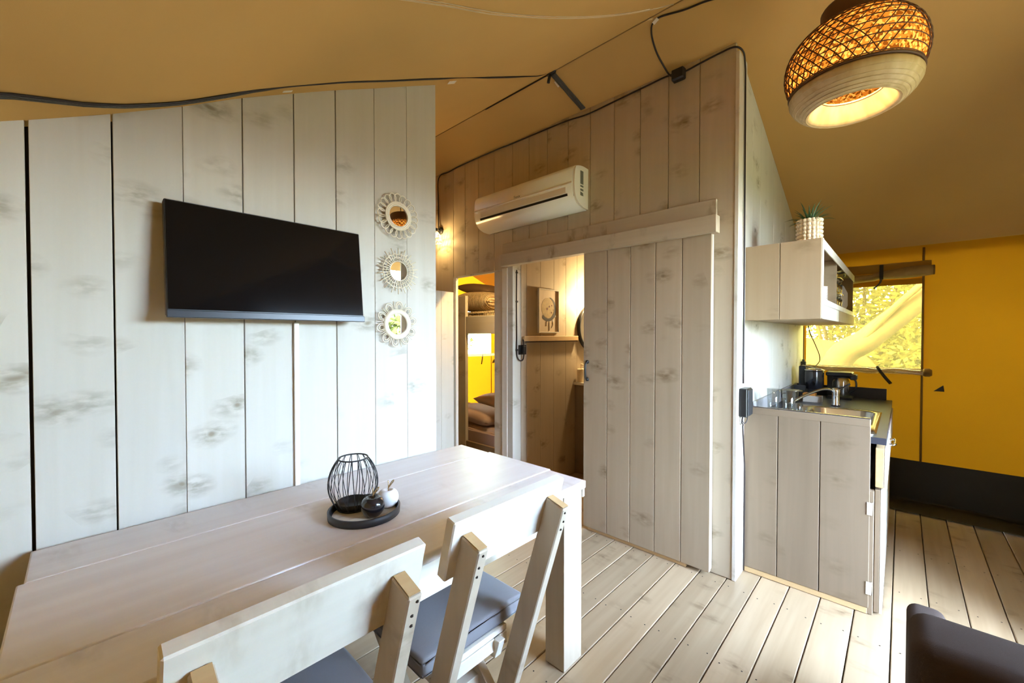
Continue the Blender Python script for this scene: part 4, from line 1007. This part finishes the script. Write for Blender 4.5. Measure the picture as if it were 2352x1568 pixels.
tube('grip_band', spline([(.088, -.05, .040), (.108, .0, .052), (.092, .048, .040)], 4), .006, M['chrome'], pn, 6)
sv = thing('serving_tray', 'pale oval tray leaning in the far compartment of the wall cabinet', 'tray', (-.36, 4.16, 1.54), (math.radians(-8), 0, math.radians(6)))
prism('tray_plate', [(-.10, .002), (-.06, 0), (.03, 0), (.045, .04), (.045, .14), (.02, .20), (-.06, .20), (-.10, .15)], 'y', -.006, .006, M['china'], sv, .002)

# plant on the wall cabinet
pt = thing('potted_agave', 'spiky green plant in a cream bobbled pot on top of the wall cabinet', 'plant', (-.372, 2.735, 1.8455))
pot = lathe('pot', [(0, 0), (.048, 0), (.051, .004), (.052, .126), (.047, .126), (.046, .108), (0, .106)], M['ceramic'], pt, 32)
bm = bmesh.new()
for row in range(6):
    for k in range(17):
        a = 2 * pi * (k + .0) / 17
        bmesh.ops.create_icosphere(bm, subdivisions=2, radius=.0108, matrix=Matrix.Translation((.0515 * math.cos(a), .0515 * math.sin(a), .012 + .0212 * row)))
o = bm_to('bobbles', bm, M['ceramic'], pot, (0, 0, 0), None, True); o['kind'] = 'stuff'
lathe('soil', [(0, .112), (.046, .110)], M['soil'], pt, 24)
for k in range(34):
    a = 2 * pi * k * .381966; e = math.radians(82 - 62 * (k / 33) + random.uniform(-6, 6)); L = random.uniform(.085, .125)
    bm = bmesh.new(); prev = None
    for i in range(7):
        t = i / 6; ee = e - .75 * t * t * math.cos(e) - .25 * t
        if i == 0: c = Vector((.012 * math.cos(a), .012 * math.sin(a), .108))
        else: c = c + Vector((math.cos(a) * math.cos(ee), math.sin(a) * math.cos(ee), math.sin(ee))) * (L / 6)
        w = .0062 * (1 - t) ** .6 + .0004; s_ = Vector((-math.sin(a), math.cos(a), 0)) * w; up = Vector((-math.cos(a) * math.sin(ee), -math.sin(a) * math.sin(ee), math.cos(ee)))
        row = [bm.verts.new(c - s_ + up * w * .35), bm.verts.new(c - up * w * .25), bm.verts.new(c + s_ + up * w * .35)]
        if prev:
            for j in range(2): bm.faces.new((prev[j], prev[j + 1], row[j + 1], row[j]))
        prev = row
    bm_to('leaf', bm, M['leafgreen'], pt, (0, 0, 0), None, True)

# ------------------------------------------------------------------ bathroom
bt = thing('towel_bar', 'pale wooden towel bar on the bathroom plank wall under the picture', 'towel rail', (-2.30, 2.95, 1.318))
box('bar', (-.012, -.385, -.022), (.012, .40, .022), M['tan_y'], bt, .002)
for yy in (-.38, .37): box('bracket', (-.0225, yy, -.016), (-.0125, yy + .02, .016), M['tan_x'], bt, .001)
tube('cable', [(.0, -.36, -.027), (.0, 0, -.029), (.0, .40, -.027)], .004, M['cable'], bt, 6)
pic = thing('moon_picture', 'framed print of a moon with a dark crescent on the bathroom wall', 'picture', (-2.3215, 2.912, 1.563))
for a, b, ax in (((.001, -.146, -.196), (.022, .146, -.186), 'y'), ((.001, -.146, .186), (.022, .146, .196), 'y'), ((.001, -.146, -.1855), (.022, -.136, .1855), 'z'), ((.001, .136, -.1855), (.022, .146, .1855), 'z')):
    box('frame_side', a, b, M['furn_' + ax], pic, .001)
box('print', (.001, -.1355, -.1855), (.012, .1355, .1855), M['paperart'], pic, 0)
def ell(cx_, cy_, rx, ry, n=36, a0=0, a1=2 * pi): return [(cx_ + rx * math.cos(a), cy_ + ry * math.sin(a)) for a in lin(a0, a1, n)]
prism('moon', ell(-.012, .028, .088, .090)[:-1], 'x', .0122, .0128, M['moon'], pic, 0)
cres = [(-.012 + .004 + .118 * math.cos(a), .018 + .110 * math.sin(a)) for a in lin(math.radians(-135), math.radians(72), 30)]
inn = [(-.012 + .092 * math.cos(a), .028 + .094 * math.sin(a)) for a in lin(math.radians(78), math.radians(-140), 30)]
bm = bmesh.new(); A = [bm.verts.new((.0131, *p)) for p in cres]; B_ = [bm.verts.new((.0131, *p)) for p in reversed(inn)]
for i in range(29): bm.faces.new((A[i], A[i + 1], B_[i + 1], B_[i]))
bm_to('crescent', bm, M['dark_ink'], pic)
for (a, b, r_, mt) in ((-.02, .02, .011, 'red_ink'), (.012, .042, .009, 'red_ink'), (.045, .052, .007, 'red_ink'), (.042, -.012, .007, 'red_ink'), (.066, .012, .005, 'red_ink'), (.065, -.085, .011, 'china'), (.098, -.045, .010, 'china')):
    prism('crater', ell(a, b, r_, r_, 11)[:-1], 'x', .0131, .0137, M[mt], pic, 0)
for (a, b, c, d) in ((.008, -.095, .008, -.175), (.058, -.098, .06, -.125), (.06, -.125, .04, -.15), (-.03, -.09, -.035, -.135)):
    tube('stalk', [(.0128, a, b), (.0128, c, d)], .0022, M['strand'], pic, 4)
ob = thing('wall_socket', 'black wall socket with looped cable left on the bathroom wall', 'socket', (-2.3215, 2.565, 1.225))
box('plate', (.001, -.045, -.04), (.014, .045, .04), M['black'], ob, .003)
box('plug', (.0145, -.02, -.03), (.045, .012, .03), M['black'], ob, .005)
tube('cable', spline([(.006, -.068, .66), (.006, -.07, .40), (.006, -.068, .16), (.006, -.068, -.02), (.008, -.055, -.07), (.012, -.03, -.09), (.02, -.006, -.08), (.03, -.004, -.03)], 5), .0055, M['cable'], ob, 6)
tube('cable', spline([(.03, -.004, .03), (.022, -.004, .075), (.014, .006, .085), (.012, .03, .080)], 5), .0055, M['cable'], ob, 6)
for zz in (.64, .40, -.0):
    box('clip', (.001, -.078, zz - .008), (.013, -.058, zz + .008), M['blackmatt'], ob, .002)
rm = thing('round_mirror', 'round black framed mirror on the bathroom wall above the vanity', 'mirror', (-2.3215, 3.61, 1.42))
lathe('frame', [(.215, .001), (.235, .001), (.235, .03), (.215, .03)], M['blackmatt'], rm, 48, (0, 0, 0), (0, pi / 2, 0), True)
for f in lathe('glass', [(0, .012), (.2148, .012), (.2148, .004), (0, .004)], M['mirror'], rm, 48, (0, 0, 0), (0, pi / 2, 0)).data.polygons: f.use_smooth = False
bs = thing('bathroom_lamp', 'black bathroom wall lamp above the round mirror', 'lamp', (-2.3215, 3.57, 1.755))
box('bracket', (.001, -.05, -.035), (.05, .05, .035), M['blackmatt'], bs, .006)
lathe('glass_shade', [(.03, 0), (.045, -.03), (.05, -.09), (.048, -.09), (.043, -.03), (.028, -.002)], M['glass'], bs, 20, (.10, .03, .02))
tube('arm', [(.05, 0, 0), (.10, .03, .02)], .008, M['blackmatt'], bs, 8)
bm = bmesh.new(); bmesh.ops.create_uvsphere(bm, u_segments=14, v_segments=8, radius=.022, matrix=Matrix.Translation((.10, .03, -.03))); bm_to('bulb', bm, M['bulb'], bs, (0, 0, 0), None, True)
bl = bpy.data.lights.new('bathroom_light', 'POINT'); bl.energy = 34; bl.color = (1, .72, .36); bl.shadow_soft_size = .03
blo = bpy.data.objects.new('bathroom_light', bl); COL.objects.link(blo); blo.parent = bs; blo.location = (.13, -.02, -.05)
vn = thing('vanity_cabinet', 'plank bathroom vanity with a pale top half hidden behind the sliding door', 'cabinet', (-2.10, 3.60, 0))
for i in range(3): box('plank', (-.218 + .14 * i, -.262, .004), (-.218 + .14 * (i + 1) - .002, -.244, .862), M['cab_z'], vn, .002)
box('carcass', (-.215, -.243, .01), (.19, .26, .862), M['cab_z'], vn, .002)
box('top', (-.2205, -.285, .864), (.215, .28, .892), M['furn_x'], vn, .003)
lathe('basin', [(0, .893), (.10, .893), (.15, .95), (.155, .98), (.15, .98), (.10, .91), (0, .90)], M['china'], vn, 32, (.0, .10, 0))
sd = thing('soap_dispenser', 'cream soap pump bottle on the bathroom vanity', 'bottle', (-2.268, 3.372, .8925))
lathe('bottle', [(0, 0), (.038, 0), (.041, .005), (.041, .12), (.036, .128), (0, .129)], M['soap'], sd, 24)
tube('pump', spline([(0, 0, .129), (0, 0, .165), (.004, -.004, .172), (.035, -.02, .168)], 4), .006, M['soap'], sd, 8)

# ------------------------------------------------------------------ bedroom seen through the doorway
bk = thing('bunk_bed', 'whitewashed plank bunk bed seen through the left doorway', 'bed', (-3.55, 3.3, 0)); BB = (-3.55, 3.3, 0)
def bb(name, a, b, mat, bev=.003): return rel(box(name, a, b, mat, bk, bev), BB)
for xa, xb in ((-3.425, -3.255), (-4.66, -4.52)):
    bb('post', (xa, 2.735, .002), (xb, 2.772, 1.752 if xa > -4 else 1.6), M['wall_z'])
    bb('post', (xa, 3.79, .002), (xb, 3.83, 1.6), M['wall_z'])
bb('post', (-2.52, 2.735, .002), (-2.40, 2.772, 1.36), M['wall_z'])
bb('upper_rail', (-3.253, 2.738, 1.362), (-2.40, 2.768, 1.538), M['wall_x'])
bb('upper_deck', (-4.5, 2.776, 1.365), (-2.41, 3.788, 1.40), M['wall_x'])
bb('lower_rail', (-3.253, 2.738, .10), (-2.525, 2.768, .262), M['cab_x'])
bb('lower_deck', (-4.5, 2.776, .16), (-2.41, 3.788, .20), M['wall_x'])
bb('end_board', (-4.70, 2.78, .10), (-4.665, 3.78, .9), M['wall_y'])
def mattress(name, label, a, b, mat, puff=.02):
    bm = bmesh.new(); c = [(a[i] + b[i]) / 2 for i in range(3)]; c[2] = a[2]
    add_box(bm, Vector(a) - Vector(c), Vector(b) - Vector(c)); bmesh.ops.subdivide_edges(bm, edges=bm.edges[:], cuts=7, use_grid_fill=True)
    h = b[2] - a[2]
    for v in bm.verts:
        if v.co.z > h * .6: v.co.z += puff * math.sin(v.co.x * 7 + 1) * math.sin(v.co.y * 6) * .5 + puff * .5
    bmesh.ops.bevel(bm, geom=[e for e in bm.edges if e.calc_face_angle(0) > .9], offset=.03, segments=3, affect='EDGES')
    return tag(bm_to(name, bm, mat, None, c, None, True), label, 'mattress')
mattress('upper_mattress', 'ribbed beige knit cover over the upper bunk mattress', (-4.48, 2.785, 1.402), (-2.42, 3.78, 1.585), M['knit'], .01)
mattress('lower_mattress', 'taupe quilt over the lower bunk mattress', (-4.48, 2.785, .202), (-2.42, 3.78, .395), M['mauve'])
def put_pillow(label, s, mat, loc, rot, grp):
    p = pillow('pillow', *s, mat, None, loc, rot); return tag(p, label, 'pillow', grp)
pillow_g = 'pillows on the bunk bed'
bl1 = tag(pillow('folded_blanket', .55, .50, .22, M['knit'], None, (-3.30, 3.04, 1.70), (0, .05, .1), 16, 3.5), 'ribbed beige blanket heaped on the upper bunk', 'blanket')
put_pillow('brown pillow lying on the heaped blanket of the upper bunk', (.50, .40, .13), M['brownpillow'], (-3.56, 3.24, 1.875), (0.05, .16, .15), pillow_g)
put_pillow('small brown pillow at the right of the upper bunk', (.42, .34, .12), M['brownpillow'], (-2.98, 3.56, 1.665), (.0, 0, .1), pillow_g)
put_pillow('taupe pillow slumped at the left of the lower bunk', (.46, .42, .16), M['mauve'], (-3.42, 3.38, .55), (.0, .30, .2), pillow_g)
put_pillow('taupe pillow propped up at the right of the lower bunk', (.40, .40, .14), M['mauve'], (-2.90, 3.50, .64), (.9, .35, .5), pillow_g)
bl2 = tag(pillow('rumpled_quilt', .62, .40, .16, M['mauve'], None, (-3.30, 2.99, .495), (0, .10, 0), 16, 3.5), 'taupe quilt bunched at the front of the lower bunk', 'blanket')

# ------------------------------------------------------------------ sofa at the right edge
so = thing('sofa', 'dark grey sofa seen from behind at the lower right corner', 'sofa', (.72, 1.55, 0))
def padbox(name, a, b, r, mat, parent, cuts=4):
    bm = bmesh.new(); add_box(bm, a, b); bmesh.ops.bevel(bm, geom=bm.edges[:], offset=r, segments=5, affect='EDGES', profile=.5)
    return bm_to(name, bm, mat, parent, (0, 0, 0), None, True)
padbox('back', (-.705, -.45, .08), (.56, -.285, .757), .035, M['sofa'], so)
padbox('seat', (-.60, -.28, .10), (.46, .40, .42), .04, M['sofa'], so)
padbox('arm', (-.70, -.28, .08), (-.605, .42, .44), .03, M['sofa'], so)
padbox('arm', (.465, -.28, .08), (.56, .42, .44), .03, M['sofa'], so)
for x_ in (-.65, .51):
    for y_ in (-.38, .36): box('foot', (x_ - .02, y_ - .02, .001), (x_ + .02, y_ + .02, .079), M['tan_z'], so, .002)
tube('piping', [(-.690, -.43, z) for z in lin(.12, .715, 8)], .003, M['sofa'], so, 5)
tube('piping', spline([(-.675, -.437, .74), (0, -.437, .742), (.55, -.437, .74)], 5), .003, M['sofa'], so, 5)

# ------------------------------------------------------------------ outdoors
gr = struct(box('ground', (-60, -60, -.5), (60, 60, -.3), M['grass'], None, 0))
dk = bpy.data.objects.new('deck_floor', None); COL.objects.link(dk); struct(dk)
for k in range(18):
    box('plank', (XF + .11 + .145 * k, YB, -.06), (XF + .11 + .145 * k + .14, YW, -.03), M['deck'], dk, .002)
def foliage(name, pts, n, mat, size, parent=None, seed=1):
    rnd = random.Random(seed); bm = bmesh.new()
    for i in range(n):
        c, R_ = rnd.choice(pts); c = Vector(c)
        d = Vector((rnd.gauss(0, 1), rnd.gauss(0, 1), rnd.gauss(0, 1))).normalized() * (R_ * rnd.random() ** .45)
        p = c + d; u = Vector((rnd.gauss(0, 1), rnd.gauss(0, 1), rnd.gauss(0, .6))).normalized(); v = u.orthogonal().normalized(); v = (Matrix.Rotation(rnd.random() * 6.28, 3, u) @ v)
        s = size * rnd.uniform(.6, 1.3)
        q = [bm.verts.new(p - u * s), bm.verts.new(p + v * s * .45), bm.verts.new(p + u * s), bm.verts.new(p - v * s * .45)]
        bm.faces.new(q)
    me = bpy.data.meshes.new(name); bm.to_mesh(me); bm.free()
    o = link(name, me, mat, parent); o['kind'] = 'stuff'; return o
lt = thing('leaning_tree', 'tree with a thick leaning trunk outside the kitchen window', 'tree', (-.9, 6.6, -.3)); LB = Vector((-.9, 6.6, -.3))
trunk = spline([(-.95, 6.6, -.35), (-.62, 6.55, .95), (-.30, 6.5, 1.30), (.10, 6.45, 1.72), (.42, 6.4, 2.10), (1.1, 6.4, 3.0), (2.0, 6.6, 4.6)], 6)
tube('trunk', [p - LB for p in trunk], [.17 - .11 * i / (len(trunk) - 1) for i in range(len(trunk))], M['bark'], lt, 12)
tube('branch', [p - LB for p in spline([(-.35, 6.42, 1.28), (-.05, 6.3, 1.68), (.25, 6.25, 2.05), (.8, 6.3, 3.0)], 6)], .035, M['bark'], lt, 8)
for i, q in enumerate(((-.3, 6.9, 2.6), (.9, 7.2, 3.4), (1.8, 6.7, 4.4))):
    tube('branch', [p - LB for p in spline([(.2 + .4 * i, 6.45, 1.9 + .6 * i), q, (q[0] - .6, q[1] + .3, q[2] + .6)], 5)], .03, M['bark'], lt, 6)
foliage('crown', [((.2, -.5, 4.1), .9), ((1.4, -.4, 4.2), .9), ((-1.0, -.4, 4.2), .9), ((1.0, .6, 3.9), 1.2), ((2.6, .6, 4.6), 1.5), ((-.4, .9, 4.2), 1.2)], 7000, M['leaf2'], .12, lt, 3)  # front clumps added above the window to shade the trunk
mb = tag(pillow('mossy_mound', 1.9, 1.4, 1.5, M['moss'], None, (-1.05, 7.3, .55), None, 20, 2.2), 'rounded mossy earth mound outside the kitchen window left of the trunk', 'mound')
def bush(label, loc, R_, H, n, mat, size, seed, group='bushes beyond the tent'):
    b = thing('leafy_bush', label, 'bush', loc, None, group)
    rnd = random.Random(seed); bl = [((rnd.uniform(-R_, R_), rnd.uniform(-R_ * .6, R_ * .6), H * rnd.uniform(.08, .9)), R_ * .6) for _ in range(22)]
    foliage('foliage', bl, n, mat, size, b, seed)
    for k in range(5):
        x_, y_ = rnd.uniform(-.5, .5) * R_, rnd.uniform(-.3, .3) * R_
        tube('stem', spline([(x_ * .3, y_ * .3, 0), (x_, y_, H * .45), (x_ * 1.8, y_ * 1.8, H * .9)], 4), .03, M['bark'], b, 6)
    return b
bush('tall yellow green bush directly behind the leaning trunk', (-.6, 9.8, -.3), 1.5, 4.6, 26000, M['leaf1'], .055, 11)
bush('tall yellow green bush right of the leaning trunk', (3.4, 9.4, -.3), 1.6, 5.0, 22000, M['leaf1'], .055, 12)
bush('tall bush at the left behind the mound', (-4.9, 10.0, -.3), 1.7, 5.0, 14000, M['leaf1'], .06, 13)
bush('dense hedge bush far behind the leaning trunk', (1.4, 14.6, -.3), 1.9, 6.8, 12000, M['leaf1'], .10, 18)
for i, (x_, y_, lb) in enumerate(((-6.6, 11.5, 'tall woodland tree behind the bushes, at the left'), (.5, 12.2, 'tall woodland tree behind the leaning trunk'), (7.0, 11.2, 'tall woodland tree behind the bushes, at the right'), (-9.0, 6.6, 'tall woodland tree beyond the bedroom window'))):
    wt_ = thing('woodland_tree', lb, 'tree', (x_, y_, -.3), None, 'woodland trees behind the tent')  # trees added out of view; their crowns block sky above the windows
    tube('trunk', spline([(0, 0, 0), (.1, .05, 2), (-.05, .1, 4.5), (.1, 0, 7.5)], 5), [.22] * 6 + [.16] * 6 + [.10] * 4, M['bark'], wt_, 10)
    rnd = random.Random(40 + i)
    foliage('crown', [((rnd.uniform(-2.4, 2.4), rnd.uniform(-4.2, 1.8), rnd.uniform(5.2, 8.2)), 1.7) for _ in range(18)], 7000, M['leaf2'], .30, wt_, 50 + i)
bush('sunlit bush outside the bedroom window', (-7.9, 4.4, -.3), 1.6, 3.0, 12000, M['leaf2'], .08, 14)
bush('green bush beyond the bedroom window', (-13.6, 8.6, -.3), 2.0, 1.5, 3600, M['leaf1'], .08, 15)
hg = thing('lawn_hedge', 'leafy green hedge across the lawn in front of the tent', 'hedge', (7.8, 8.0, -.3))  # hedge added to keep low daylight off the upper wall
rnd = random.Random(5)
foliage('foliage', [((rnd.uniform(-.5, .5), -6.6 + 13.2 * k / 59, rnd.uniform(.3, 1.9)), .85) for k in range(60)], 42000, M['leaf2'], .13, hg, 66)
for k in range(12): tube('stem', spline([(0, -6.3 + 1.15 * k, 0), (.1, -6.2 + 1.15 * k, .9), (-.1, -6.3 + 1.15 * k, 2.0)], 4), .035, M['bark'], hg, 6)
